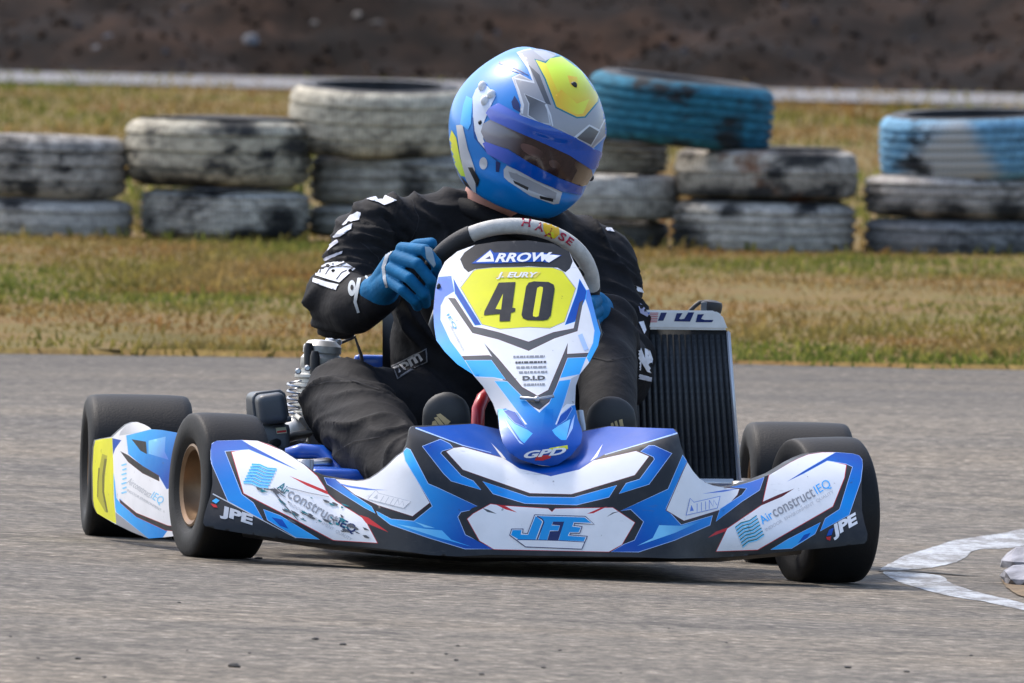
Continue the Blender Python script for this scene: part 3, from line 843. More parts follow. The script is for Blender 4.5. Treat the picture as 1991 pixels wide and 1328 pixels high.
kart = empty('go_kart', K(0, 0.5, ground_z(KO.x, 0.5)), 'blue and white racing go-kart number 40 cornering on the track', 'go-kart')

# ---- wheels
def wheel(u, v, ly, rad, width, steer, camber, rim_out, lab, sidewall=0.03, flip=1):
    """u, v: pixel of the wheel's centre; its axis is the kart's x turned by the steering angle"""
    c = PL(u, v, ly); c.z = ground_z(c.x, c.y) + rad * math.cos(camber) - 0.003
    w = empty('wheel', c - wloc(kart)); w.parent = kart; w['label'] = lab
    Rm = Matrix.Rotation(YAW + steer, 4, 'Z') @ Matrix.Rotation(camber, 4, 'Y')
    M = Matrix.Translation(c) @ Rm @ Matrix.Rotation(math.pi / 2, 4, 'Y')   # local z -> kart +x
    hw = width / 2; rr = 0.064
    prof = [(rr, -hw * 0.72), (rr + 0.012, -hw * 0.80), (rad * 0.66, -hw * 0.97), (rad * 0.80, -hw * 1.0), (rad * 0.90, -hw * 0.985), (rad * 0.955, -hw * 0.945), (rad * 0.978, -hw * 0.90), (rad * 0.990, -hw * 0.80),
            (rad * 0.998, -hw * 0.55), (rad, -hw * 0.25), (rad, 0), (rad, hw * 0.25), (rad * 0.998, hw * 0.55), (rad * 0.990, hw * 0.80), (rad * 0.978, hw * 0.90), (rad * 0.955, hw * 0.945), (rad * 0.90, hw * 0.985), (rad * 0.80, hw), (rad * 0.66, hw * 0.97), (rr + 0.012, hw * 0.80), (rr, hw * 0.72)]
    bm = bmesh.new(); bm_lathe(bm, prof + [(rr + 0.006, 0)], M, 72)
    zmin = ground_z(c.x, c.y) - 0.001
    for vtx in bm.verts:                                  # flattened contact patch
        g = ground_z(vtx.co.x, vtx.co.y) + 0.0015
        if vtx.co.z < g: vtx.co.z = g
    Mi = M.inverted()
    for f_ in bm.faces:
        if abs((Mi @ f_.calc_center_median()).z) > hw * 0.92: f_.material_index = 1
    ty = from_bm('tyre', bm, RUBBER, w, auto=R(60)); ty.data.materials.append(SIDEW)
    s = rim_out
    rimp = [(0.0, s * hw * 0.10), (0.028, s * hw * 0.10), (0.030, s * hw * 0.22), (0.052, s * hw * 0.26), (0.060, s * hw * 0.45), (0.063, s * hw * 0.80), (0.070, s * hw * 0.88), (0.074, s * hw * 0.86), (0.074, s * hw * 0.78),
            (0.066, s * hw * 0.70), (0.064, -s * hw * 0.70), (0.073, -s * hw * 0.78), (0.073, -s * hw * 0.86), (0.066, -s * hw * 0.84), (0.060, -s * hw * 0.5), (0.030, -s * hw * 0.3), (0.0, -s * hw * 0.3)]
    bm = bmesh.new(); bm_lathe(bm, rimp, M, 48, closed=False)
    from_bm('rim', bm, RIMM, w, auto=R(35))
    bm = bmesh.new(); bm_lathe(bm, [(0, s * hw * 0.34), (0.012, s * hw * 0.34), (0.014, s * hw * 0.12), (0.014, 0), (0, 0)], M, 12, closed=False)
    from_bm('hub_nut', bm, STEEL, w, auto=R(35))
    return c, Rm
FL, _ = wheel(428, 942, 0.0, 0.1305, 0.125, R(11.5), R(1.5), -1, 'front tyre turned so that its bronze rim shows')
FR, _ = wheel(1602, 988, 0.0, 0.1315, 0.13, R(13), R(-2), 1, 'front tyre behind the end of the bumper')
RL, _ = wheel(266, 905, 1.04, 0.133, 0.195, 0, 0, -1, 'wide rear tyre beside the yellow side pod end')
RR, _ = wheel(1549, 932, 1.04, 0.133, 0.195, 0, 0, 1, 'wide rear tyre behind the radiator')

# ---- front bumper
def soft(x, k=0.012): return 0.5 * (x + math.sqrt(x * x + k * k))
def F_bump(x, z):
    a = abs(x); y = -0.37 + 0.22 * a * a + 0.095 * sstep(0.19, 0.37, a)
    wing = sstep(0.24, 0.36, a)
    zc = 0.120 + 0.43 * max(0.0, min(a, 0.23) - 0.06)
    up_c = 0.85 * soft(z - zc) - 0.30 * soft(zc - z, 0.008)
    zt = 0.178 + 0.30 * a
    up_c += 1.6 * soft(z - zt, 0.008)
    zw = 0.135
    up_w = 0.80 * soft(z - 0.075, 0.02) + 0.2 * soft(0.07 - z, 0.02) + 0.9 * soft(z - 0.19, 0.03) - 0.05
    return y + up_c * (1 - wing) + up_w * wing
Z5 = lambda p: zoom(380, 760, 3.318, p)
Z6 = lambda p: zoom(900, 780, 3.982, p)
Z7 = lambda p: zoom(1250, 760, 3.32, p)
b_out = (Z5([(98, 385), (105, 340), (130, 322), (300, 317), (400, 322), (480, 348), (560, 385), (640, 437), (700, 475), (755, 520), (830, 548), (930, 566), (1040, 580), (1085, 577), (1125, 566), (1180, 530), (1230, 490), (1300, 422), (1343, 392), (1362, 350), (1383, 250), (1392, 234), (1412, 227), (1600, 218), (1800, 211)])
         + [(945, 829), (968, 834), (1050, 838), (1133, 839), (1184, 829)] + Z6([(1630, 213), (1650, 222), (1668, 256), (1690, 350), (1735, 468), (1780, 540), (1830, 598), (1900, 640), (1980, 662)])
         + Z7([(520, 623), (600, 614), (700, 585), (830, 536), (950, 462), (1010, 432), (1070, 408), (1160, 395), (1250, 396), (1350, 404), (1395, 416), (1415, 440), (1419, 475), (1412, 600), (1414, 770), (1430, 850), (1450, 920), (1447, 965), (1430, 985), (1200, 1012), (980, 1032), (760, 1056), (470, 1077), (200, 1082)])
         + [(1226, 1083), (1080, 1081), (950, 1079), (892, 1082)] + Z5([(1500, 1058), (1400, 1042), (1170, 1015), (900, 992), (700, 972), (500, 948), (300, 918), (130, 890), (62, 872), (48, 850), (60, 790), (95, 680), (110, 600), (108, 500), (97, 440)]))
bl = [
 # image-left wing
 Layer(Z5([(235, 395), (350, 373), (300, 318), (400, 322), (560, 385), (700, 475), (785, 552), (830, 620), (850, 662), (905, 712), (1090, 828), (1172, 980), (890, 962), (640, 828), (312, 660)]), 'white', edge='red', ew=1.3),
 Layer(Z5([(100, 350), (130, 323), (300, 318), (350, 350), (660, 512), (345, 377), (188, 388), (298, 668), (372, 722), (438, 835), (212, 712), (100, 455)]), 'deep', 'blue', (420, 860), (450, 970), edge='pale', ew=1.0),
 Layer(Z5([(300, 318), (350, 350), (660, 512), (345, 370)]), 'deep'),
 Layer(Z5([(440, 765), (545, 805), (800, 958), (650, 945), (465, 832)]), 'blue', 'sky', (520, 1000), (610, 1045), edge='pale', ew=0.8),
 Layer(Z5([(490, 815), (560, 830), (600, 890), (545, 870)]), 'deep'),
 Layer(Z5(stroke([(112, 664), (440, 838), (650, 950)], 7, 4)), 'lgrey'),
 Layer(Z5([(605, 548), (740, 600), (852, 648), (852, 668), (720, 612)]), 'red'),
 Layer(Z5([(1060, 800), (1115, 818), (1245, 912), (1100, 852)]), 'red'),
 Layer(Z5([(832, 560), (905, 570), (955, 603), (1010, 665), (1135, 748), (1160, 790), (1090, 752), (850, 600)]), 'deep', 'sky', (640, 935), (725, 995), edge='pale', ew=0.9),
 # image-left scoop
 Layer(Z5([(905, 570), (1040, 581), (1085, 578), (1125, 567), (1180, 531), (1230, 491), (1300, 423), (1338, 396), (1350, 440), (1510, 722), (1400, 808), (1180, 738), (1030, 670), (945, 605)]), 'white', edge='dred', ew=1.4),
 Layer(Z5([(905, 590), (1000, 612), (1150, 634), (1240, 640), (1100, 640), (980, 622)]), 'violet'),
 # image-left blue cross piece
 Layer(Z5([(1343, 393), (1362, 370), (1385, 380), (1500, 600), (1560, 625), (1840, 755), (1712, 780), (1690, 812), (1740, 930), (1930, 1020), (1740, 1018), (1500, 945), (1260, 862), (1180, 800), (1168, 776), (1262, 828), (1410, 842), (1530, 745), (1515, 715), (1355, 450)]), 'sky', 'deep', (790, 930), (930, 1000), edge='pale', ew=1.1),
 Layer(Z5([(1410, 842), (1545, 885), (1480, 880)]), 'cyan'),
 Layer(Z5([(1590, 900), (1650, 960), (1780, 1005), (1560, 945), (1300, 860), (1480, 890)]), 'cyan', 'sky', (800, 1030), (900, 1060)),
 # JFE panel
 Layer(Z6([(-12, 905), (70, 828), (215, 775), (690, 800), (1230, 802), (1290, 835), (1400, 930), (1330, 1072), (1245, 1112), (1130, 1165), (240, 1146), (115, 1085), (22, 1030)]), 'black'),
 Layer(Z6([(35, 912), (80, 872), (215, 797), (310, 810), (660, 832), (690, 858), (715, 832), (1160, 825), (1330, 940), (1230, 1110), (1130, 1165), (240, 1146), (130, 1080)]), 'white', edge='red', ew=1.0),
 Layer(Z6([(250, 798), (330, 812), (420, 862), (330, 838)]), 'red'), Layer(Z6([(1120, 815), (1010, 868), (960, 872), (1060, 828)]), 'red'),
 Layer(Z6([(150, 826), (200, 842), (262, 872), (190, 858)]), 'dgrey'), Layer(Z6([(1225, 850), (1170, 868), (1110, 898), (1160, 862)]), 'dgrey'),
 # image-right blue cross piece
 Layer(Z6([(1702, 420), (1734, 468), (1570, 830), (1690, 960), (1930, 888), (1912, 958), (1640, 1075), (1360, 1166), (1150, 1166), (1248, 1110), (1330, 1078), (1402, 933), (1300, 836), (1220, 850), (1590, 682)]), 'deep', 'blue', (1230, 1050), (1320, 950), edge='pale', ew=1.0),
 Layer(Z6([(1520, 960), (1690, 965), (1900, 905), (1640, 1020), (1350, 1120), (1470, 1060)]), 'cyan', 'blue', (1290, 1030), (1360, 1010)),
 # chevrons
 Layer(Z5([(1466, 358), (1580, 313), (1640, 342), (1662, 368), (1592, 386), (1580, 402), (1715, 548), (1792, 582), (1842, 638), (1650, 580), (1600, 530)]), 'deep', 'blue', (840, 860), (910, 940), edge='pale', ew=0.9),
 Layer(Z6([(155, 622), (510, 742), (860, 747), (1190, 652), (1130, 742), (880, 802), (480, 790), (235, 716)]), 'blue', edge='pale', ew=0.9),
 Layer(Z6([(1380, 388), (1440, 345), (1482, 345), (1615, 405), (1440, 642), (1210, 716), (1265, 637), (1370, 605), (1485, 450), (1475, 430)]), 'deep', 'blue', (1290, 870), (1220, 950), edge='pale', ew=0.9),
 Layer([(868, 878), (882, 871), (900, 869)] + Z6([(180, 405), (310, 440), (440, 520), (680, 580), (900, 530), (1010, 460), (1180, 422), (1340, 386), (1440, 427), (1330, 572), (840, 720), (520, 712), (0, 530)]), 'white', edge='dred', ew=1.2),
 # blue top face
 Layer([(806, 831), (922, 824), (945, 829), (968, 834), (1050, 838), (1133, 839), (1184, 829), (1309, 833.5), (1316, 842), (1264, 858), (1176, 883), (1150, 897), (1126, 913), (1071, 926), (1010, 911), (978, 890), (900, 867), (862, 852)], 'deep'),
 Layer(stroke([(808, 832), (862, 852), (900, 866), (955, 880)], 2.6, 1.0), 'pale'), Layer(stroke([(1317, 842), (1264, 858), (1176, 884)], 2.8, 1.2), 'pale'),
 Layer(Z6([(218, 322), (300, 405), (335, 450), (300, 436)]), 'white'), Layer(Z6([(1082, 332), (1040, 430), (985, 466), (1015, 430)]), 'white'),
 # image-right scoop
 Layer(Z7([(288, 462), (330, 522), (400, 590), (450, 610), (520, 623), (622, 634), (610, 670), (530, 757), (265, 838), (152, 770), (260, 520)]), 'white', edge='dred', ew=1.4),
 Layer(Z7([(380, 665), (520, 640), (615, 632), (520, 652)]), 'violet'),
 Layer(Z7([(560, 622), (700, 588), (782, 558), (752, 640), (640, 712), (472, 842), (500, 762), (640, 672), (672, 628)]), 'violet', 'blue', (1465, 935), (1400, 1000), edge='pale', ew=0.9),
 # image-right wing
 Layer(Z7([(815, 545), (950, 464), (1010, 434), (1070, 410), (1160, 397), (1245, 397), (1190, 450), (1312, 478), (1300, 560), (1225, 745), (740, 1025), (475, 1035), (545, 890), (768, 738), (775, 720), (795, 630)]), 'white', edge='red', ew=1.2),
 Layer(Z7([(760, 742), (772, 716), (870, 672), (978, 630), (900, 682)]), 'dred'),
 Layer(Z7([(420, 948), (470, 910), (545, 882), (535, 905)]), 'red'),
 Layer(Z7([(1245, 397), (1350, 405), (1395, 417), (1413, 440), (1418, 475), (1405, 580), (1330, 800), (1145, 905), (1178, 825), (1270, 765), (1355, 490), (1312, 470), (1190, 450), (1040, 532), (930, 586), (1060, 505)]), 'deep', 'blue', (1660, 890), (1640, 970), edge='pale', ew=0.8),
 Layer(Z7([(1190, 450), (1040, 532), (930, 586), (1060, 505), (1245, 399)]), 'deep'),
 Layer(Z7([(825, 1025), (940, 957), (1145, 850), (1110, 922), (960, 1016)]), 'sky', 'blue', (1530, 1050), (1590, 1020), edge='pale', ew=0.8),
 Layer(Z7([(1000, 985), (1040, 930), (1085, 915), (1060, 950)]), 'deep'),
]
bumper = panel('front_bumper', kart, b_out, bl, F_bump, 'black', 7.0, 0.05)
bumper['label'] = 'low nose bumper printed in blue white and black'
on_b = surf_place(F_bump, 0.0012)
# JFE lettering
ZJ = lambda p: zoom(980, 970, 9.955, p)
jl = [Layer(ZJ([(120, 700), (155, 590), (360, 590), (350, 670), (460, 680), (600, 315), (1570, 345), (1740, 490), (1360, 462), (1340, 520), (1500, 540), (1460, 655), (1280, 655), (1260, 705), (1600, 730), (1500, 965), (420, 920)]), 'white', edge='navy', ew=1.5),
      Layer(ZJ([(135, 700), (165, 602), (340, 602), (325, 690), (465, 695), (610, 330), (690, 390), (740, 440), (610, 790), (290, 790)]), 'jfe'),
      Layer(ZJ([(640, 330), (1560, 358), (1690, 465), (1350, 452), (1320, 535), (1485, 555), (1445, 645), (1270, 645), (1235, 715), (1580, 740), (1545, 822), (1055, 800), (1160, 440), (950, 440), (920, 510), (1080, 520), (1045, 615), (890, 612), (835, 795), (665, 790), (775, 440), (740, 390)]), 'jfe'),
      Layer(ZJ([(950, 440), (1165, 440), (1050, 800), (840, 795), (890, 625), (1050, 620), (1085, 515), (930, 500)]), 'navy'),
      Layer(ZJ(stroke([(640, 335), (740, 395), (770, 445), (640, 790)], 26)), 'navy'),
      Layer(ZJ(stroke([(250, 790), (640, 795), (1060, 806), (1560, 836)], 14)), 'navy')]
decal('lettering', bumper, jl, on_b, 6.0)['label'] = 'outlined blue JFE letters'
def letters(parent, txt, a, b, h, col, place, **k):
    o = text_on('lettering', parent, txt, a, b, h, col, place, **k); return o
on_b2 = surf_place(F_bump, 0.0022)
# wing wording, right then left
letters(bumper, 'Air', (1483, 1020), (1505, 1006), 17, 'sky', on_b, bold=0.008)
letters(bumper, 'construct', (1507, 1006), (1586, 964), 18, 'grey', on_b, bold=0.008)
letters(bumper, 'IEQ', (1589, 961), (1617, 945), 17, 'sky', on_b)
letters(bumper, 'INDOOR  ENVIRONMENT  QUALITY', (1490, 1033), (1622, 958), 6, 'lgrey', on_b)
letters(bumper, 'Air', (538, 949), (556, 963), 17, 'teal', on_b, bold=0.01)
letters(bumper, 'construct', (557, 965), (652, 1020), 17, 'grey', on_b, bold=0.008)
letters(bumper, 'IEQ', (655, 1020), (688, 1037), 16, 'navy', on_b, bold=0.02)
letters(bumper, 'INDOOR  ENVIRONMENT  QUALITY', (562, 982), (682, 1052), 6, 'lgrey', on_b)
def wave_logo(parent, c, ux, uy, place, dark):
    ls = []
    for k in range(7):
        y = -0.5 + k / 6.0
        pts = [(-0.5, y + 0.10), (-0.2, y - 0.04), (0.15, y - 0.02), (0.5, y - 0.16)]
        q = [(c[0] + p[0] * ux[0] + p[1] * uy[0], c[1] + p[0] * ux[1] + p[1] * uy[1]) for p in pts]
        ls.append(Layer(stroke(q, 2.6, 2.0), dark)); ls.append(Layer(stroke([(a, b_ + 2.4) for a, b_ in q], 2.4), 'cyan'))
    return decal('emblem', parent, ls, place, 5.0)
wave_logo(bumper, (1458, 1033), (45, -14), (14, 36), on_b, 'teal')
wave_logo(bumper, (505, 925), (44, 18), (-16, 34), on_b, 'sky')
# scuffed patches on the left wing
rs = random.Random(11); sc = []
def scuff(cx, cy, n, sp, sl):
    for _ in range(n):
        x = cx + rs.gauss(0, sp[0]); y = cy + rs.gauss(0, sp[1]) + (x - cx) * sl
        w = rs.uniform(2, 9); h = rs.uniform(0.8, 3)
        sc.append(Layer([(x - w, y - w * sl - h * rs.random()), (x, y - h), (x + w, y + w * sl - h * 0.3), (x + w * 0.6, y + w * sl * 0.6 + h * rs.random()), (x - w * 0.4, y - w * sl * 0.4 + h)], 'dgrey' if rs.random() < 0.7 else 'teal'))
scuff(575, 1000, 10, (12, 5), 0.5); scuff(668, 1022, 22, (20, 7), 0.45); scuff(525, 952, 9, (16, 3), 0.15); scuff(640, 978, 7, (14, 3), 0.3); scuff(600, 1005, 9, (10, 5), 0.5); scuff(545, 965, 6, (8, 6), 0.7)
sc.append(Layer(stroke([(532, 955), (556, 985), (580, 1012)], 2.2, 1.2), 'dgrey')); sc.append(Layer(stroke([(560, 948), (600, 958), (640, 966)], 1.6, 1.0), 'grey'))
decal('scuff_mark', bumper, sc, on_b2, 6.0)
# outline ARROW marks in the scoops
def arrow_mark(parent, a, b, h, place, c1, c2, fill=None, spike=1.0):
    L = math.hypot(b[0] - a[0], b[1] - a[1]); ux, uy = (b[0] - a[0]) / L, (b[1] - a[1]) / L
    def P(x, y): return (a[0] + ux * x * L + uy * y * h, a[1] + uy * x * L - ux * y * h)
    ls = []
    body = [(0, 0), (0.20, 1.45), (0.27, 1.0), (1.0, 1.0), (0.86, 0.0)] if spike > 0 else [(0, 0), (0.13, 1.25), (0.2, 0.95), (1.0, 0.95), (0.88, 0)]
    ls.append(Layer([P(x, y) for x, y in body], fill or c2, edge=c1, ew=1.1))
    cutc = c1
    for x0 in (0.30, 0.42, 0.54):
        ls.append(Layer([P(x0, 0.0), (P(x0 + 0.055, 0.78)), P(x0 + 0.115, 0.78), P(x0 + 0.1, 0.6), P(x0 + 0.085, 0.6), P(x0 + 0.04, 0.0)], cutc) if False else Layer(stroke([P(x0, 0.05), P(x0 + 0.05, 0.85)], 1.3), cutc))
    ls.append(Layer(stroke([P(0.64, 0.05), P(0.70, 0.9)], 1.3), cutc)); ls.append(Layer(stroke([P(0.70, 0.85), P(0.76, 0.2), P(0.82, 0.8), P(0.87, 0.25)], 1.2), cutc))
    ls.append(Layer([P(0.11, 0.25), P(0.19, 0.85), P(0.22, 0.25)], cutc))
    return decal('emblem', parent, ls, place, 5.0)
arrow_mark(bumper, (1335, 1001), (1404, 985), 20, on_b, 'violet', 'lgrey', 'white', 1)
arrow_mark(bumper, (716, 970), (794, 990), 16, on_b, 'lgrey', 'white', 'white', 0)
# JPE at both ends
letters(bumper, 'JPE', (1619, 1044), (1673, 1013), 20, 'white', on_b, bold=0.05, shear=0.25)
letters(bumper, 'JPE', (428, 1000), (491, 1020), 18, 'lgrey', on_b, bold=0.05, shear=-0.1)
for q_, c_ in (([(1607, 1042), (1612, 1030), (1621, 1026), (1617, 1040)], 'deep'), ([(1606, 1044), (1616, 1043), (1614, 1051), (1608, 1049)], 'red'), ([(412, 974), (420, 969), (427, 973), (420, 979)], 'sky'), ([(409, 979), (420, 981), (423, 987), (415, 986)], 'red')):
    decal('emblem', bumper, [Layer(q_, c_)], on_b, 5)
# black splitter under the bumper
bm = bmesh.new()
pp = [on_surf(F_bump, u, v) for u, v in ((470, 1030), (640, 1055), (800, 1070), (900, 1078), (1080, 1078), (1226, 1079), (1400, 1079), (1560, 1064))]
for i in range(len(pp) - 1):
    a, b_ = pp[i], pp[i + 1]
    q = [a + Vector((0, 0.02, 0)), b_ + Vector((0, 0.02, 0)), b_ + Vector((0, 0.14, -0.012)), a + Vector((0, 0.14, -0.012))]
    vv = [bm.verts.new(x) for x in q] + [bm.verts.new(x - Vector((0, 0, 0.006))) for x in q]
    for f in ((0, 1, 2, 3), (7, 6, 5, 4), (0, 4, 5, 1), (1, 5, 6, 2), (2, 6, 7, 3), (3, 7, 4, 0)): bm.faces.new([vv[k] for k in f])
bmesh.ops.remove_doubles(bm, verts=bm.verts, dist=0.0005)
from_bm('splitter', bm, PLASTIC, bumper, smooth=False)

# ---- steering column fairing (number panel)
def F_nas(x, z):
    y = -0.335 + 1.10 * (z - 0.20) + 1.7 * x * x
    y += 16.0 * max(0.0, 0.245 - z) ** 2
    nk = math.exp(-((z - 0.28) / 0.05) ** 2)
    y += 6.0 * nk * x * x
    return y
Z3 = lambda p: zoom(820, 400, 2.887, p)
n_out = (Z3([(95, 385), (130, 315), (200, 256), (300, 220), (430, 200), (600, 195), (740, 214), (828, 258), (852, 312), (890, 372), (940, 470), (965, 570), (985, 650), (1004, 715), (990, 785), (940, 880), (888, 945), (865, 1010), (862, 1070)])
         + Z6([(868, 30), (890, 140), (918, 210), (926, 260), (912, 330), (840, 420), (740, 488), (680, 504), (620, 500), (560, 490), (440, 450), (360, 400), (308, 320), (286, 230), (276, 140), (268, 60)])
         + Z3([(425, 1180), (400, 1110), (345, 1015), (285, 945), (200, 890), (130, 820), (82, 755), (70, 680), (65, 600), (75, 480)]))
nl = [
 Layer(Z3([(65, 600), (75, 480), (95, 400), (165, 395), (182, 480), (130, 512), (106, 560), (104, 640), (160, 760), (236, 862), (292, 950), (200, 890), (130, 820), (82, 755), (70, 680)]), 'violet', 'sky', (855, 600), (875, 680), edge='pale', ew=0.8),
 Layer(Z3([(940, 470), (965, 570), (985, 650), (1004, 715), (990, 785), (940, 880), (925, 850), (962, 770), (970, 700), (945, 600), (905, 480)]), 'violet', 'sky', (1150, 560), (1155, 690), edge='pale', ew=0.6),
 Layer(Z3([(215, 300), (240, 262), (300, 220), (430, 200), (600, 195), (740, 214), (828, 258), (848, 312), (832, 352), (806, 374), (762, 348), (600, 340), (300, 356), (262, 374), (236, 350)]), 'black'),
 Layer(Z3([(220, 460), (292, 366), (310, 358), (400, 349), (600, 345), (735, 349), (790, 368), (862, 465), (800, 650), (720, 686), (600, 680), (440, 691), (340, 665)]), 'yellow', edge='grey', ew=1.3),
 Layer(Z3([(178, 408), (215, 480), (332, 668), (300, 670), (188, 492)]), 'deep', edge='sky', ew=0.9),
 Layer(Z3([(886, 412), (925, 480), (918, 520), (858, 650), (805, 668), (870, 490)]), 'deep', edge='sky', ew=0.9),
 Layer(Z3([(150, 518), (186, 522), (290, 682), (340, 690), (430, 712), (600, 766), (740, 712), (855, 690), (888, 545), (906, 530), (872, 702), (745, 742), (600, 812), (430, 748), (286, 712)]), 'dgrey', edge='dred', ew=0.9),
 Layer(Z3([(228, 846), (378, 842), (398, 850), (350, 772), (430, 862), (562, 1020), (650, 1070), (712, 1036), (796, 838), (820, 770), (812, 835), (932, 828), (922, 850), (815, 852), (722, 1092), (660, 1142), (600, 1112), (462, 982), (385, 864), (242, 864)]), 'dgrey', edge='dred', ew=1.1),
 Layer(Z3([(298, 962), (400, 965), (480, 985), (575, 1200), (482, 1152), (440, 1150), (425, 1180), (400, 1110), (345, 1015)]), 'lgrey'),
 Layer(Z3([(838, 970), (888, 945), (865, 1010), (862, 1070), (866, 1115), (815, 1112), (785, 1140)]), 'lgrey'),
 Layer(Z3([(245, 868), (390, 868), (470, 975), (400, 962), (300, 958)]), 'sky', edge='pale', ew=0.9),
 Layer(Z3([(820, 856), (922, 852), (885, 945), (778, 966)]), 'sky', edge='pale', ew=0.9),
 Layer(Z3([(410, 985), (478, 987), (604, 1114), (660, 1162), (716, 1110), (772, 985), (836, 976), (795, 1110), (740, 1250), (770, 1300), (560, 1300), (610, 1250)]), 'sky', 'deep', (1040, 745), (1050, 850), edge='pale', ew=1.0),
 Layer(Z6([(480, 180), (790, 180), (770, 340), (520, 340)]), 'sky', 'deep', (1040, 745), (1050, 850)),
 Layer(Z6([(268, 60), (300, 62), (330, 55), (420, 90), (505, 215), (600, 300), (640, 60), (700, 60), (700, 230), (720, 190), (760, 100), (840, 35), (868, 30), (890, 140), (918, 210), (926, 260), (912, 330), (840, 420), (740, 488), (680, 504), (560, 490), (440, 450), (360, 400), (308, 320), (286, 230), (276, 140)]), 'blue', 'deep', (1040, 790), (1050, 850)),
 Layer(Z6([(268, 60), (310, 60), (350, 130), (400, 175), (500, 222), (540, 250), (475, 325), (450, 305), (335, 140), (350, 200), (300, 210), (280, 160)]), 'cyan', 'sky', (980, 810), (1030, 850)),
 Layer(Z6([(318, 78), (350, 66), (405, 85), (490, 205), (400, 165)]), 'deep', edge='pale', ew=0.7),
 Layer(Z6([(690, 225), (740, 190), (832, 138), (800, 300), (760, 300), (715, 262)]), 'cyan', 'sky', (1100, 815), (1085, 850)),
 Layer(Z6([(722, 195), (755, 112), (838, 42), (845, 60), (800, 140)]), 'deep', edge='pale', ew=0.7),
 Layer(Z6([(845, 150), (868, 100), (850, 210), (800, 300)]), 'pale'), Layer(Z6([(330, 140), (350, 200), (440, 325), (470, 335), (430, 300)]), 'pale'),
]
nas = panel('front_panel', kart, n_out, nl, F_nas, 'white', 7.0, 0.025)
nas['label'] = 'upright steering fairing with yellow number plate'
on_n = surf_place(F_nas, 0.0012)
ZN = lambda p: zoom(900, 470, 7.813, p)
decal('lettering', nas, [
 Layer(ZN([(545, 620), (800, 610), (750, 1000), (800, 1010), (790, 1060), (730, 1080), (715, 1205), (555, 1210), (560, 1095), (320, 1118), (325, 1060)]), 'black'),
 Layer(ZN([(610, 790), (495, 1020), (580, 1030)]), 'yellow'),
 Layer(ZN([(960, 680), (1000, 620), (1080, 600), (1300, 610), (1380, 650), (1395, 710), (1335, 1120), (1290, 1180), (1220, 1195), (980, 1190), (910, 1160), (890, 1110)]), 'black'),
 Layer(ZN([(1130, 700), (1170, 680), (1215, 690), (1215, 730), (1150, 1130), (1110, 1145), (1065, 1130), (1065, 1090)]), 'yellow')], on_n, 5)['label'] = 'black racing number 40'
letters(nas, 'J. EURY', (965, 539), (1046, 539), 10, 'white', surf_place(F_nas, 0.002), bold=0.03, shear=0.3)
decal('emblem', nas, [Layer(ZN([(480, 545), (600, 455), (1190, 462), (1110, 545)]), (0.75, 0.62, 0.10))], surf_place(F_nas, 0.0008), 5)
decal('emblem', nas, [Layer(ZN([(130, 330), (420, 115), (470, 165), (1200, 165), (1500, 205), (1310, 320), (1180, 300), (500, 330)]), 'deep'),
                      Layer(ZN([(200, 308), (415, 130), (455, 200), (475, 300)]), 'white'), Layer(ZN([(335, 262), (410, 215), (425, 262)]), 'navy')], surf_place(F_nas, 0.0008), 5)
letters(nas, 'RROW', (962, 509), (1074, 507), 17, 'white', surf_place(F_nas, 0.002), bold=0.035, shear=0.35)
decal('emblem', nas, [Layer(ZN([(1180, 185), (1480, 208), (1310, 315), (1270, 300)]), 'white')], surf_place(F_nas, 0.0016), 5)
for k, (x0, x1, y) in enumerate([(998, 1059, 694), (1002, 1062, 705), (1004, 1063, 714.5), (1009, 1064, 724), (1018, 1061, 748)]):
    ls = []; x = x0
    rr = random.Random(k + 3)
    while x < x1:
        w = rr.uniform(3, 9); yy = y - (x - x0) * 0.02
        ls.append(Layer([(x, yy - 2.2), (min(x + w, x1), yy - 2.4), (min(x + w, x1), yy + 1.6), (x, yy + 1.8)], 'grey' if k != 1 else 'dgrey')); x += w + rr.uniform(1, 2)
    decal('small_print', nas, ls, on_n, 8)
letters(nas, 'D.I.D', (1016, 739), (1060, 738), 8, 'dgrey', on_n, bold=0.05)
ZG = lambda p: zoom(980, 830, 13.27, p)
decal('emblem', nas, [Layer(ZG([(1130, 590), (1180, 545), (1640, 470), (1650, 570), (1200, 610)]), 'yellow'), Layer(ZG([(790, 860), (860, 740), (1220, 720), (1200, 800), (1000, 870)]), 'red')], on_n, 5)
letters(nas, 'GPD', (1019, 891), (1102, 882), 13, 'white', surf_place(F_nas, 0.002), bold=0.04, shear=0.35)
letters(nas, 'IEQ', (868, 612), (884, 640), 6, 'sky', on_n)
letters(nas, 'Airconstruct', (874, 634), (900, 682), 5, 'lgrey', on_n)
decal('emblem', nas, [Layer(stroke([(1128, 650), (1140, 680)], 9), 'pale')], on_n, 5)
bm = bmesh.new(); cpos = on_surf(F_nas, 1044, 776)
bm_tube(bm, [cpos + Vector((-0.03, -0.004, 0.002)), cpos + Vector((0, -0.008, 0)), cpos + Vector((0.03, -0.004, 0.006))], 0.003, 8)
bm_capsule(bm, cpos + Vector((0, -0.006, 0)), 0.006, sub=2)
from_bm('panel_clip', bm, STEEL, nas)
bm = bmesh.new()
for u, v in ((853, 559),):
    p = on_surf(F_nas, u, v); bm_capsule(bm, p, (0.004, 0.003, 0.008), sub=2)
from_bm('screw', bm, PLASTIC, nas)
for sgn, (u, v) in ((-1, (842, 620)), (1, (1163, 640))):
    p = on_surf(F_nas, u, v)
    bm = bmesh.new(); bm_tube(bm, [p + Vector((-sgn * 0.004, 0.03, 0.015)), p + Vector((sgn * 0.004, 0.025, -0.01)), p + Vector((-sgn * 0.006, 0.035, -0.03))], 0.0045, 8); from_bm('panel_bracket', bm, mat('dull_grey', (0.11, 0.12, 0.13), 0.5, 0.2), nas)

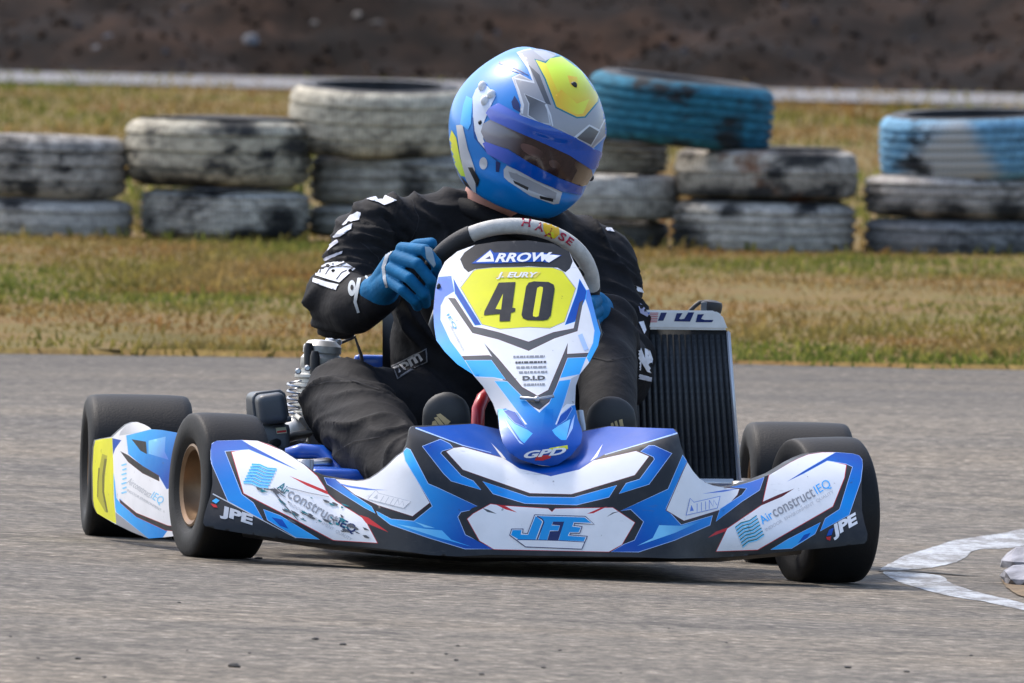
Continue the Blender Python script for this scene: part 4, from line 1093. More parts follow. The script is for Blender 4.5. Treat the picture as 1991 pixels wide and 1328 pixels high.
# ---- side pods
def F_pod(x, z):
    a = max(0.0, (-0.515 - x) / 0.20)
    return 0.13 + 0.74 * a ** 1.8 + 0.35 * soft(z - 0.19, 0.03) + 0.5 * soft(0.09 - z, 0.03)
ZP = lambda p: zoom(140, 800, 5.109, p)
p_out = ZP([(232, 288), (300, 272), (400, 255), (470, 190), (540, 132), (600, 108), (650, 105), (720, 130), (765, 155), (790, 178), (900, 185), (1040, 210), (1250, 300), (1330, 480), (1330, 1000), (1250, 1150), (1040, 1235), (900, 1252), (760, 1262), (600, 1200), (440, 1122), (330, 1060), (250, 1012), (222, 950), (210, 880), (204, 560), (215, 360)])
pl_ = [
 Layer(ZP([(480, 205), (540, 132), (600, 108), (650, 105), (720, 130), (765, 155), (640, 215), (470, 240)]), 'lgrey', 'white', (240, 840), (260, 820)),
 Layer(ZP([(540, 240), (790, 178), (900, 185), (1040, 210), (1250, 300), (1250, 700), (940, 770), (870, 650), (720, 560), (560, 420)]), 'sky', 'deep', (250, 860), (330, 920), edge='pale', ew=0.8),
 Layer(ZP([(590, 275), (735, 300), (745, 425), (680, 390)]), 'black'),
 Layer(ZP([(760, 290), (930, 250), (920, 400), (960, 480), (760, 420)]), 'cyan', 'violet', (290, 860), (325, 880)),
 Layer(ZP([(480, 395), (560, 440), (700, 545), (860, 640), (865, 690), (700, 610), (560, 500)]), 'black', edge='dred', ew=0.8),
 Layer(ZP([(400, 265), (490, 285), (430, 370), (408, 430)]), 'deep'),
 Layer(ZP([(405, 560), (425, 700), (440, 860), (470, 900), (480, 870), (600, 1000), (960, 1150), (950, 1180), (900, 1252), (760, 1262), (440, 1000), (430, 950)]), 'sky', 'blue', (230, 990), (310, 1040), edge='pale', ew=0.8),
 Layer(ZP([(470, 870), (640, 1010), (950, 1135), (1050, 1150), (1050, 1190), (930, 1180), (640, 1045), (480, 905)]), 'black', edge='red', ew=0.7),
 Layer(ZP([(430, 1000), (760, 1262), (600, 1200), (440, 1122)]), 'grey'),
 Layer(ZP([(232, 288), (300, 272), (400, 262), (412, 560), (415, 860), (440, 1115), (330, 1060), (250, 1012), (222, 950), (210, 880), (204, 560), (215, 360)]), 'yellow'),
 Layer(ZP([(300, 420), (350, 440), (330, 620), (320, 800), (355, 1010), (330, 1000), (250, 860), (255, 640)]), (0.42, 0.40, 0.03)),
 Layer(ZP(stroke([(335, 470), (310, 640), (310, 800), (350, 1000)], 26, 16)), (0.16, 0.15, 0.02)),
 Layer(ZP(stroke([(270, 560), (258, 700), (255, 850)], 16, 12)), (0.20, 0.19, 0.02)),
]
pod = panel('side_pod', kart, p_out, pl_, F_pod, 'white', 7.0, 0.05)
pod['label'] = 'white and blue side pod with yellow rear number plate'
on_p = surf_place(F_pod, 0.0012)
letters(pod, 'Airconstruct', (246, 939), (290, 968), 13, 'lgrey', on_p)
letters(pod, 'IEQ', (292, 968), (313, 981), 15, 'cyan', on_p)
letters(pod, 'INDOOR ENVIRONMENT', (246, 955), (312, 994), 5, 'lgrey', on_p)
decal('emblem', pod, [Layer(stroke([(236 + (k % 2) * 2, 905 + k * 9), (246, 902 + k * 9)], 3), 'cyan') for k in range(7)], on_p, 6)
# the other pod, mirrored in the kart frame
me = pod.data.copy(); c0 = wloc(pod)
co = [v.co + c0 for v in me.vertices]
for v, c in zip(me.vertices, co):
    x, y, z = toK(c); v.co = K(-x + 0.02, y, min(z, 0.15 + 0.1 * (z - 0.15)))
me.flip_normals()
pod2 = link('side_pod', me, kart); pod2['label'] = 'white and blue side pod behind the other front wheel'

# ---- chassis, axle, floor
bm = bmesh.new()
for sgn in (-1, 1):
    bm_tube(bm, [K(sgn * 0.18, -0.28, 0.075), K(sgn * 0.30, -0.12, 0.06), K(sgn * 0.32, 0.35, 0.055), K(sgn * 0.30, 0.75, 0.06), K(sgn * 0.30, 1.2, 0.075)], 0.016, 12)
bm_tube(bm, [K(-0.18, -0.28, 0.075), K(0.18, -0.28, 0.075)], 0.016, 12)
bm_tube(bm, [K(-0.31, 0.05, 0.06), K(0.31, 0.05, 0.06)], 0.014, 12)
bm_tube(bm, [K(-0.31, 0.62, 0.06), K(0.31, 0.62, 0.06)], 0.014, 12)
from_bm('frame', bm, BLUEP, kart, auto=R(50))
for sgn in (-1, 1):                                       # side bars that carry the pods
    o = tube('side_bar', [K(sgn * 0.32, 0.2, 0.06), K(sgn * 0.46, 0.22, 0.07), K(sgn * 0.50, 0.28, 0.10), K(sgn * 0.50, 0.62, 0.10), K(sgn * 0.46, 0.68, 0.07), K(sgn * 0.31, 0.7, 0.06)], 0.011, BLUEP, kart, 10)
bm = bmesh.new(); bm_box(bm, K(0, 0.16, 0.042), 0.62, 0.86, 0.004, Quaternion((0, 0, 1), YAW)); from_bm('floor_tray', bm, PLASTIC, kart, smooth=False)
zr = (RL.z + RR.z) / 2
tube('rear_axle', [RL + (RR - RL) * 0.02, RR - (RR - RL) * 0.02], 0.025, STEEL, kart, 16)
for W, sgn in ((FL, -1), (FR, 1)):
    tube('spindle', [W + Vector((0, 0, 0)), K(*[a for a in toK(W)]) + (K(-sgn * 0.16, 0, 0) - K(0, 0, 0))], 0.011, STEEL, kart, 10)
    o = W + (K(-sgn * 0.15, 0, 0) - K(0, 0, 0))
    bm = bmesh.new(); bm_tube(bm, [o + Vector((0, 0, -0.045)), o + Vector((0, 0, 0.05))], 0.017, 12)
    bm_tube(bm, [o + Vector((0, 0, -0.03)), K(sgn * 0.31, 0.0, 0.065)], 0.013, 10); from_bm('kingpin', bm, STEEL, kart)
tube('tie_rod', [FL + K(0.17, 0.08, 0.0) - K(0, 0, 0), K(0, 0.06, 0.10), FR + K(-0.17, 0.08, 0) - K(0, 0, 0)], 0.006, STEEL, kart, 8)
# blue fairing plate and bracket behind the wing
bm = bmesh.new()
bm_tube(bm, [PL(556, 884, 0.30), PL(585, 880, 0.30), PL(622, 882, 0.30), PL(660, 912, 0.27), PL(705, 950, 0.20)], [0.012, 0.017, 0.017, 0.014, 0.012], 12); from_bm('frame_brace', bm, BLUEP, kart)
bm = bmesh.new(); bm_capsule(bm, PL(600, 902, 0.27), (0.03, 0.012, 0.008), PL(636, 900, 0.27), (0.012, 0.012, 0.010), 2); from_bm('brake_bracket', bm, STEEL, kart)
bm = bmesh.new(); bm_box(bm, PL(660, 925, 0.22), 0.12, 0.2, 0.03, Quaternion((0, 0, 1), YAW), 0.01); from_bm('battery_plate', bm, BLUEP, kart)
bm = bmesh.new(); bm_box(bm, PL(560, 912, 0.38), 0.16, 0.2, 0.05, Quaternion((0, 0, 1), YAW), 0.012); from_bm('chain_guard', bm, PLASTIC, kart)

# ---- engine and airbox on the image-left side
eng = empty('engine', PL(600, 920, 0.72) - wloc(kart)); eng.parent = kart; eng['label'] = 'pale cast engine beside the driver hip'
def cyl_stack(name, base, axis, specs, material, parent, seg=28):
    q = Vector((0, 0, 1)).rotation_difference(axis).to_matrix().to_4x4()
    prof = [(0, specs[0][1])] + list(specs) + [(0, specs[-1][1])]
    bm = bmesh.new(); bm_lathe(bm, prof, Matrix.Translation(base) @ q, seg, closed=False); return from_bm(name, bm, material, parent, auto=R(35))
eb = PL(612, 885, 0.72); ax = Vector((0.05, 0.05, 1)).normalized()
cyl_stack('crankcase', eb - ax * 0.06, ax, [(0.055, 0), (0.068, 0.012), (0.068, 0.05), (0.058, 0.062), (0.062, 0.08), (0.062, 0.10)], CASTING, eng)
sp = []
z = 0.0
for k in range(7):
    sp += [(0.043, z), (0.047, z + 0.002), (0.047, z + 0.007), (0.043, z + 0.009), (0.039, z + 0.010), (0.039, z + 0.0165)]; z += 0.0172
cyl_stack('cylinder', eb + ax * 0.035, ax, sp, CASTING, eng, 36)
hb = eb + ax * 0.155
cyl_stack('cylinder_head', hb, ax, [(0.034, 0), (0.038, 0.006), (0.038, 0.022), (0.032, 0.030), (0.035, 0.032), (0.035, 0.044), (0.026, 0.054), (0.015, 0.056)], CASTING, eng)
cyl_stack('ignition_cap', PL(600, 690, 0.70), Vector((0, 0, 1)), [(0.005, -0.02), (0.008, -0.018), (0.009, 0.012), (0.006, 0.022)], PLASTIC, eng, 14)
cyl_stack('ignition_cap', PL(612, 708, 0.68), Vector((0, 0, 1)), [(0.005, -0.02), (0.009, -0.018), (0.009, 0.014), (0.006, 0.024)], PLASTIC, eng, 14)
bm = bmesh.new(); bm_box(bm, PL(632, 690, 0.74), 0.05, 0.05, 0.022, None, 0.006); from_bm('head_clamp', bm, CASTING, eng)
cyl_stack('filler_cap', PL(648, 668, 0.74), Vector((0.1, 0, 1)).normalized(), [(0.006, -0.02), (0.008, -0.006), (0.014, -0.002), (0.016, 0.004), (0.014, 0.009), (0.004, 0.011)], ALU, eng, 20)
tube('cable', [PL(632, 690, 0.76), PL(640, 676, 0.78), PL(690, 655, 0.78), PL(702, 690, 0.78), PL(712, 760, 0.74)], 0.0035, PLASTIC, eng, 8)
tube('intake_hose', [PL(600, 842, 0.62), PL(570, 848, 0.5), PL(530, 864, 0.42), PL(498, 880, 0.40)], 0.008, PLASTIC, eng, 10)
bm = bmesh.new(); bm_capsule(bm, PL(578, 838, 0.66), 0.03, PL(600, 870, 0.68), 0.035, 3); bm_capsule(bm, PL(588, 905, 0.66), (0.045, 0.04, 0.014), sub=3); from_bm('carburettor', bm, CASTING, eng)
air = empty('airbox', PL(518, 845, 0.45) - wloc(kart)); air.parent = kart; air['label'] = 'dark grey ribbed airbox behind the front wheel'
bm = bmesh.new()
A = [PL(u, v, 0.40) for u, v in ((500, 770), (552, 762), (562, 822), (508, 828))]; B = [PL(u, v, 0.58) for u, v in ((476, 762), (545, 757), (553, 812), (478, 818))]
va = [bm.verts.new(p) for p in A]; vb = [bm.verts.new(p) for p in B]
bm.faces.new(va); bm.faces.new(vb[::-1])
for i in range(4): bm.faces.new((va[i], vb[i], vb[(i + 1) % 4], va[(i + 1) % 4]))
bmesh.ops.recalc_face_normals(bm, faces=bm.faces)
bmesh.ops.bevel(bm, geom=list(bm.edges), offset=0.013, segments=4, affect='EDGES', profile=0.55)
from_bm('box', bm, GPLASTIC, air, auto=R(60))
for f in (0.30,):
    bm = bmesh.new()
    loopp = [A[i].lerp(B[i], f) for i in range(4)]; cc = sum(loopp, Vector()) / 4
    lp = []
    for i in range(4):
        a, b_ = loopp[i], loopp[(i + 1) % 4]
        for k in range(1, 8): lp.append(cc + (a.lerp(b_, k / 8) - cc) * 1.015)
    bm_tube(bm, lp, 0.004, 8, closed=True); from_bm('rib', bm, GPLASTIC, air)
bm = bmesh.new(); bm_box(bm, PL(530, 850, 0.46), 0.06, 0.05, 0.05, Quaternion((0, 0, 1), YAW), 0.01); bm_tube(bm, [PL(492, 825, 0.48), PL(500, 880, 0.45)], 0.008, 8); bm_tube(bm, [PL(548, 818, 0.42), PL(566, 814, 0.42)], 0.005, 8); from_bm('bracket', bm, mat('dull_grey', (0.11, 0.12, 0.13), 0.5, 0.2), air)
decal('sticker', air, [Layer([(536, 832), (556, 830), (558, 842), (538, 844)], (0.5, 0.5, 0.35)), Layer([(538, 838), (556, 836), (557, 840), (539, 842)], 'red')], lambda u, v: PL(u, v, 0.43), 6)

tube('fuel_line', [PL(566, 800, 0.70), PL(585, 815, 0.60), PL(604, 838, 0.62), PL(596, 872, 0.60), PL(560, 900, 0.5)], 0.0045, mat('clear_hose', (0.5, 0.48, 0.42), 0.3), eng, 8)
tube('spring', [PL(572, 740, 0.66) + Vector((0.012 * math.cos(k * 0.8), 0.012 * math.sin(k * 0.8), -0.0016 * k)) for k in range(60)], 0.0022, STEEL, eng, 6)
tube('spring', [PL(590, 860, 0.56) + Vector((0.012 * math.cos(k * 0.8) - 0.0006 * k, 0.012 * math.sin(k * 0.8), -0.0004 * k)) for k in range(50)], 0.0022, STEEL, eng, 6)
for bu, bv in ((580, 722), (598, 716), (582, 838), (606, 826)):
    cyl_stack('bolt', PL(bu, bv, 0.655), Vector((0, -1, 0.1)).normalized(), [(0.006, -0.004), (0.006, 0.004), (0.004, 0.006)], STEEL, eng, 8)
bm = bmesh.new(); bm_box(bm, PL(548, 868, 0.5), 0.03, 0.04, 0.03, None, 0.006); bm_tube(bm, [PL(520, 872, 0.47), PL(585, 862, 0.52)], 0.006, 8); from_bm('throttle_link', bm, STEEL, eng)
# ---- radiator
rad_c = PL(1340, 930, 0.66)
rad = empty('radiator', rad_c - wloc(kart)); rad.parent = kart; rad['label'] = 'tall black cored radiator with bright top tank'
RY = 0.66
def slab(name, quad, y0, y1, material, parent, bev=0.004):
    bm = bmesh.new(); a = [bm.verts.new(PL(u, v, y0)) for u, v in quad]; b_ = [bm.verts.new(PL(u, v, y1)) for u, v in quad]
    bm.faces.new(a); bm.faces.new(b_[::-1])
    for i in range(4): bm.faces.new((a[i], b_[i], b_[(i + 1) % 4], a[(i + 1) % 4]))
    bmesh.ops.recalc_face_normals(bm, faces=bm.faces)
    if bev: bmesh.ops.bevel(bm, geom=list(bm.edges), offset=bev, segments=2, affect='EDGES')
    return from_bm(name, bm, material, parent, auto=R(40))
CORE = mat('radiator_core', (0.024, 0.027, 0.031), 0.6)
slab('core', [(1215, 640), (1413, 642), (1436, 938), (1225, 938)], RY, RY + 0.035, CORE, rad, 0)
slab('top_tank', [(1215, 602), (1392, 605), (1410, 620), (1416, 642), (1212, 640)], RY - 0.012, RY + 0.05, ALU, rad) if False else None
bm = bmesh.new(); q = [(1215, 602), (1390, 604), (1404, 612), (1416, 642), (1212, 640)]
a = [bm.verts.new(PL(u, v, RY - 0.012)) for u, v in q]; b_ = [bm.verts.new(PL(u, v, RY + 0.05)) for u, v in q]
bm.faces.new(a); bm.faces.new(b_[::-1])
for i in range(5): bm.faces.new((a[i], b_[i], b_[(i + 1) % 5], a[(i + 1) % 5]))
bmesh.ops.recalc_face_normals(bm, faces=bm.faces); bmesh.ops.bevel(bm, geom=list(bm.edges), offset=0.004, segments=2, affect='EDGES')
tank = from_bm('top_tank', bm, ALU, rad, auto=R(40))
slab('bottom_tank', [(1222, 930), (1430, 931), (1432, 946), (1224, 946)], RY - 0.012, RY + 0.05, ALU, rad)
slab('side_rail', [(1412, 643), (1420, 644), (1442, 940), (1433, 940)], RY - 0.008, RY + 0.045, ALU, rad, 0.002)
slab('side_rail', [(1208, 641), (1216, 641), (1226, 940), (1217, 940)], RY - 0.008, RY + 0.045, ALU, rad, 0.002)
FIN = mat('radiator_fin', (0.034, 0.038, 0.043), 0.55, 0.1, nscale=200, namt=0.4)
nf = 17
for k in range(nf):
    f0 = (k + 0.08) / nf; f1 = (k + 0.88) / nf
    def xp(f, v): 
        s = (v - 642) / 296.0
        return (1216 + 9 * s) + ((1412 + 22 * s) - (1216 + 9 * s)) * f
    slab('fin', [(xp(f0, 650), 650), (xp(f1, 650), 650), (xp(f1, 929), 929), (xp(f0, 929), 929)], RY - 0.003, RY + 0.001, FIN, rad, 0.001)
ZR = lambda p: zoom(1230, 570, 8.855, p)
on_t = lambda u, v: PL(u, v, RY - 0.0132)
decal('lettering', rad, [Layer(ZR([(490, 335), (590, 335), (530, 475), (435, 475)]), 'navy'),
   Layer(ZR([(760, 345), (860, 345), (800, 440), (830, 450), (890, 440), (960, 330), (1060, 330), (990, 490), (715, 485)]), 'navy'),
   Layer(ZR([(1120, 365), (1230, 360), (1180, 440), (1240, 460), (1390, 460), (1370, 500), (1085, 500)]), 'navy')]
  + [Layer(ZR([(300 - k * 4, 335 + k * 30), (445 - k * 4, 335 + k * 30), (440 - k * 4, 350 + k * 30), (296 - k * 4, 350 + k * 30)]), (0.55, 0.10, 0.14)) for k in range(6)]
  + [Layer(ZR([(230, 330), (298, 330), (280, 390), (230, 390)]), 'violet')], on_t, 6)['label'] = 'dark slanted letters and striped flag on the tank'
cyl_stack('filler_cap', PL(1383, 606, RY + 0.015), Vector((0.12, 0, 1)).normalized(), [(0.016, -0.004), (0.018, 0.0), (0.019, 0.012), (0.017, 0.018), (0.008, 0.021)], PLASTIC, rad, 24)
bm = bmesh.new(); bm_box(bm, PL(1369, 597, RY + 0.01), 0.012, 0.02, 0.02, None, 0.003); from_bm('cap_clip', bm, mat('dull_grey'), rad)
tube('overflow_hose', [PL(1340, 606, RY + 0.02), PL(1350, 596, RY + 0.02), PL(1360, 588, RY + 0.02), PL(1374, 587, RY + 0.02), PL(1383, 592, RY + 0.02)], 0.004, PLASTIC, rad, 8)

# ---- steering wheel
SWY = 0.30
sw_c = PL(989, 560, SWY); SWR = 162 / (FPX / (30 + SWY)); ta = R(40.6)
sw = empty('steering_wheel', sw_c - wloc(kart)); sw.parent = kart; sw['label'] = 'grey suede steering wheel with black grips'
def sw_pt(phi, r=SWR, n=0.0):
    ex = K(1, 0, 0) - K(0, 0, 0); ey = K(0, -math.sin(ta), math.cos(ta)) - K(0, 0, 0); en = K(0, math.cos(ta), math.sin(ta)) - K(0, 0, 0)
    return sw_c + ex * (r * math.cos(phi)) + ey * (r * math.sin(phi)) + en * n
SUEDE = mat('grey_suede', (0.54, 0.52, 0.48), 0.85, nscale=70, namt=0.15, bump=0.2, bscale=300)
GRIP = mat('black_suede', (0.022, 0.022, 0.024), 0.7, bump=0.2, bscale=300)
def arc(a0, a1, r, material, name, n=40):
    rads = [r] * (n + 1)
    bm = bmesh.new(); bm_tube(bm, [sw_pt(R(a0 + (a1 - a0) * i / n)) for i in range(n + 1)], rads, 14); return from_bm(name, bm, material, sw, auto=R(60))
rim_top = arc(2, 121, 0.0146, SUEDE, 'rim', 60)
arc(121, 178, 0.0162, GRIP, 'grip'); arc(178, 230, 0.0162, GRIP, 'grip'); arc(-45, 2, 0.0162, GRIP, 'grip'); arc(230, 315, 0.0155, SUEDE, 'rim')
for ph in (20, 160, 270):
    bm = bmesh.new(); bm_tube(bm, [sw_pt(R(ph)), sw_pt(R(ph), SWR * 0.2, -0.03)], 0.009, 8); from_bm('spoke', bm, PLASTIC, sw)
bm = bmesh.new(); bm_capsule(bm, sw_pt(0, 0, -0.03), 0.035, sub=2); from_bm('hub', bm, PLASTIC, sw)
tube('steering_column', [sw_pt(0, 0, -0.03), K(0, 0.0, 0.10)], 0.010, STEEL, kart, 10)
swb = bvh_of(rim_top.data, wloc(rim_top))
on_w = bvh_place(swb, 0.0008); on_w2 = bvh_place(swb, 0.0016)
decal('emblem', sw, [Layer([(1056, 428), (1066, 431), (1086, 441), (1088, 455), (1078, 464), (1062, 458), (1056, 446)], 'orange'), Layer([(1062, 450), (1076, 452), (1078, 463), (1066, 460)], 'yellow')], on_w, 3)
MAG = (0.36, 0.008, 0.04)
for ch, (u, v), ang, w, h in (('H', (1013, 439), 8, 18, 14), ('A', (1039, 446), 14, 17, 15), ('A', (1058, 457), 22, 17, 17), ('S', (1084, 463), 30, 13, 14), ('E', (1099, 470), 38, 12, 13)):
    c_, s_ = math.cos(R(ang)), math.sin(R(ang))
    text_on('lettering', sw, ch, (u, v), (u + w * c_, v + w * s_), h, MAG, on_w2, bold=0.025)
# pedals and the red fuel tank edge
o = tube('pedal', [PL(950, 765, 0.02), PL(938, 775, 0.0), PL(930, 795, -0.02), PL(928, 840, -0.02)], 0.012, REDP, kart, 12)
o = tube('pedal', [PL(1125, 800, 0.0), PL(1135, 860, -0.02)], 0.009, STEEL, kart, 10)
# ---- seat shell
bm = bmesh.new()
prof = []
nu, nv = 20, 16
grid = []
for j in range(nv + 1):
    t_ = j / nv; row = []
    for i in range(nu + 1):
        s_ = -1 + 2 * i / nu
        hw = 0.20 - 0.02 * t_
        y = 0.62 + 0.34 * t_ ** 1.3 - 0.16 * abs(s_) ** 3 * (0.4 + 0.6 * t_)
        zz = 0.055 + 0.40 * t_ ** 1.9 + 0.16 * abs(s_) ** 4 * (1 - t_)
        row.append(bm.verts.new(K(-0.0 + s_ * hw * (1 + 0.08 * (1 - abs(s_))), y, zz)))
    grid.append(row)
for j in range(nv):
    for i in range(nu): bm.faces.new((grid[j][i], grid[j][i + 1], grid[j + 1][i + 1], grid[j + 1][i]))
from_bm('seat', bm, mat('seat_shell', (0.03, 0.03, 0.034), 0.45), kart)
tube('seat_stay', [K(-0.23, 0.78, 0.30), K(-0.28, 0.76, 0.20), K(-0.30, 0.74, 0.06)], 0.010, BLUEP, kart, 10)
bm = bmesh.new(); bm_box(bm, PL(720, 706, 0.80), 0.06, 0.03, 0.03, None, 0.008); from_bm('seat_bracket', bm, BLUEP, kart)
# rear bumper
bm = bmesh.new()
bm_tube(bm, [K(-0.62, 1.27, 0.14), K(-0.55, 1.30, 0.14), K(0.55, 1.30, 0.14), K(0.62, 1.27, 0.14)], 0.045, 14); bm_tube(bm, [K(-0.29, 1.15, 0.08), K(-0.29, 1.3, 0.12)], 0.015, 10); bm_tube(bm, [K(0.29, 1.15, 0.08), K(0.29, 1.3, 0.12)], 0.015, 10)
from_bm('rear_bumper', bm, PLASTIC, kart, auto=R(50))

# ================================================================== THE DRIVER
SUIT = mat('black_race_suit', (0.0085, 0.0085, 0.0105), 0.8, nscale=9, namt=0.3, bump=0.55, bscale=16, spec=0.25, bdist=0.014)
GLOVE = mat('blue_glove', (0.0, 0.125, 0.29), 0.75, nscale=25, namt=0.2, bump=0.25, bscale=140, spec=0.3)
SHOE = mat('black_shoe', (0.020, 0.022, 0.024), 0.6)
person = empty('person', PL(960, 900, 0.72), 'driver in black race suit, blue gloves and blue helmet steering the kart', 'person')
bm = bmesh.new()
def cap(a, ra, b=None, rb=None): bm_capsule(bm, PL(*a), ra, PL(*b) if b else None, rb)
# trunk
cap((870, 530, .74), (.125, .10, .12), (1050, 550, .75), (.125, .10, .12))
cap((880, 660, .72), (.12, .115, .13), (1010, 690, .73), (.12, .115, .13))
cap((900, 530, .74), (.14, .10, .10), (920, 690, .72), (.13, .11, .12))
cap((1030, 550, .75), (.13, .10, .10), (1000, 700, .73), (.13, .11, .12))
cap((880, 830, .76), .135, (1020, 840, .76), .135)
cap((900, 690, .72), .125, (900, 820, .76), .13); cap((1010, 700, .73), .125, (1015, 830, .76), .13)
# shoulders and neck base
cap((735, 450, .72), .060, (900, 432, .73), .062); cap((900, 432, .73), .062, (1030, 462, .74), .062); cap((1160, 496, .75), .062, (1030, 462, .74), .062)
cap((930, 425, .72), .058, (990, 440, .73), .06)
# arms
cap((728, 462, .72), .070, (692, 528, .66), .068); cap((692, 528, .66), .068, (660, 592, .58), .061)
cap((660, 592, .58), .061, (692, 596, .48), .054); cap((692, 596, .48), .054, (740, 572, .40), .041)
cap((1162, 505, .75), .068, (1190, 620, .69), .066); cap((1190, 620, .69), .066, (1206, 735, .60), .058)
cap((1206, 735, .60), .058, (1185, 670, .48), .05); cap((1185, 670, .48), .05, (1160, 612, .38), .04)
# legs
cap((885, 840, .74), .105, (668, 782, .43), .076); cap((668, 782, .43), .079, (728, 850, .22), .074); cap((728, 850, .22), .074, (800, 918, .03), .058)
cap((1040, 850, .74), .105, (1174, 644, .38), .060); cap((1174, 642, .38), .062, (1180, 760, .18), .055); cap((1180, 760, .18), .055, (1184, 860, .04), .048)
body_me = remeshed(bm, 0.006, 10, 0.5)
FOLDS = [(PL(690, 590, .52), 0.16, (0.6, 0.3, 1.0)), (PL(655, 560, .60), 0.13, (0.3, 0.3, 1.4)), (PL(760, 470, .70), 0.14, (1.2, 0.3, 0.5)), (PL(820, 640, .70), 0.16, (1.0, 0.3, 0.6)), (PL(690, 770, .40), 0.14, (0.5, 0.4, 1.2)), (PL(780, 890, .06), 0.10, (1.0, 0.3, 1.0)), (PL(1230, 640, .66), 0.16, (0.3, 0.3, 1.3)), (PL(1180, 640, .36), 0.12, (0.5, 0.3, 1.0)), (PL(1080, 480, .70), 0.15, (1.0, 0.2, 0.4)), (PL(700, 500, .68), 0.12, (0.7, 0.3, 1.1)), (PL(900, 500, .66), 0.16, (1.1, 0.2, 0.5)), (PL(730, 850, .22), 0.13, (1.0, 0.4, 0.9))]
def suit_relief(me):
    me.update()
    nor = [v.normal.copy() for v in me.vertices]
    for v, n in zip(me.vertices, nor):
        p = v.co
        wx = noise.noise(p * 5.0); wy = noise.noise(p * 5.0 + Vector((7, 3, 1)))
        soft_ = noise.fractal(Vector((p.x * 7, p.y * 5, p.z * 8)), 0.9, 2.1, 2)
        d = 0.0055 * soft_
        for c, r, ax_ in FOLDS:                     # sharp-backed folds where the cloth bunches at a joint
            k = (p - c).length / r
            if k < 1.6:
                w = math.exp(-k * k * 1.6)
                q = (p.x * ax_[0] + p.y * ax_[1] + p.z * ax_[2]) * 17 + wx * 2.2 + wy * 1.4
                s_ = abs(noise.noise(Vector((q, wx * 1.5, 3.0 + c.x * 9))))
                d += w * 0.020 * ((1 - min(1, s_ * 2.4)) ** 1.6 - 0.35)
        v.co = p + n * d
    me.update()
suit_relief(body_me)
body = link('body', body_me, person, SUIT)
body['label'] = 'black race suit with white sleeve lettering'
bb = bvh_of(body.data, wloc(body)); on_s = bvh_place(bb, 0.0022); on_s2 = bvh_place(bb, 0.0032)
# neck, seen between helmet and collar
bm = bmesh.new(); bm_tube(bm, [PL(962, 440, .75), PL(957, 395, .71), PL(975, 340, .68)], [0.052, 0.055, 0.056], 24); from_bm('neck', bm, mat('skin', (0.50, 0.24, 0.18), 0.6), person)
# ---- sleeve and chest prints
ZS = lambda p: zoom(580, 460, 5.533, p)
ZT = lambda p: zoom(640, 370, 10.21, p)
ZU = lambda p: zoom(1120, 540, 4.15, p)
W8 = (0.74, 0.74, 0.78)
wl = [Layer(ZS([(200, 350), (310, 285), (480, 275), (610, 350), (450, 500), (190, 425)]), W8), Layer(ZS([(165, 452), (440, 522), (410, 580), (160, 492)]), W8),
      Layer(ZS([(80, 420), (130, 335), (300, 220), (480, 155), (470, 190), (330, 250), (180, 345), (90, 430)]), (0.55, 0.55, 0.62)),
      Layer(ZS([(115, 275), (190, 190), (300, 115), (420, 35), (440, 62), (330, 150), (180, 245), (120, 300)]), (0.5, 0.5, 0.56)),
      Layer(ZS(stroke([(790, 308), (670, 420), (645, 560), (620, 700), (655, 815)], 48, 28)), (0.42, 0.45, 0.47)),
      Layer(ZS(stroke([(660, 415), (730, 425), (775, 490)], 34, 20)), (0.42, 0.45, 0.47)),
      Layer(ZS(disc(585, 560, 42, 82)), (0.42, 0.45, 0.47)), Layer(ZS(disc(590, 555, 16, 26)), 'suit'),
      Layer(ZT([(750, 185), (1000, 108), (1130, 106), (1340, 215), (1090, 310), (960, 250)]), W8),
      Layer(ZT([(270, 690), (430, 505), (560, 440), (630, 450), (610, 590), (480, 625), (300, 700)]), W8),
      Layer(ZT([(85, 915), (300, 740), (460, 670), (440, 780), (240, 910), (110, 940)]), W8)]
for l_ in wl: decal('sleeve_print', body, [l_], on_s2 if l_.c1 == PAL['suit'] else on_s, 4, CLOTHPRINT)
decal('sleeve_print', body, [Layer(ZS(stroke(q, 10)), 'suit') for q in ([(300, 420), (340, 350), (520, 290)], [(420, 470), (470, 400), (580, 355)], [(240, 400), (250, 350), (390, 300)], [(350, 330), (480, 330), (600, 345)])], on_s2, 4, CLOTHPRINT)
for l_ in [Layer(ZU([(485, 580), (515, 565), (548, 650), (545, 572), (590, 590), (612, 660), (600, 770), (565, 755), (520, 680), (515, 745), (485, 730)]), W8), Layer(ZU([(490, 768), (605, 802), (600, 835), (495, 812)]), (0.55, 0.55, 0.6)),
      Layer(ZU([(460, 62), (520, 80), (540, 118), (490, 112)]), W8), Layer(ZU([(490, 200), (530, 220), (580, 300), (570, 315), (515, 285)]), (0.4, 0.4, 0.55)), Layer(ZU([(500, 362), (540, 350), (560, 425), (545, 460)]), W8),
      Layer([(1160, 432), (1186, 441), (1194, 452), (1180, 450)], W8)]: decal('sleeve_print', body, [l_], on_s, 4, CLOTHPRINT)
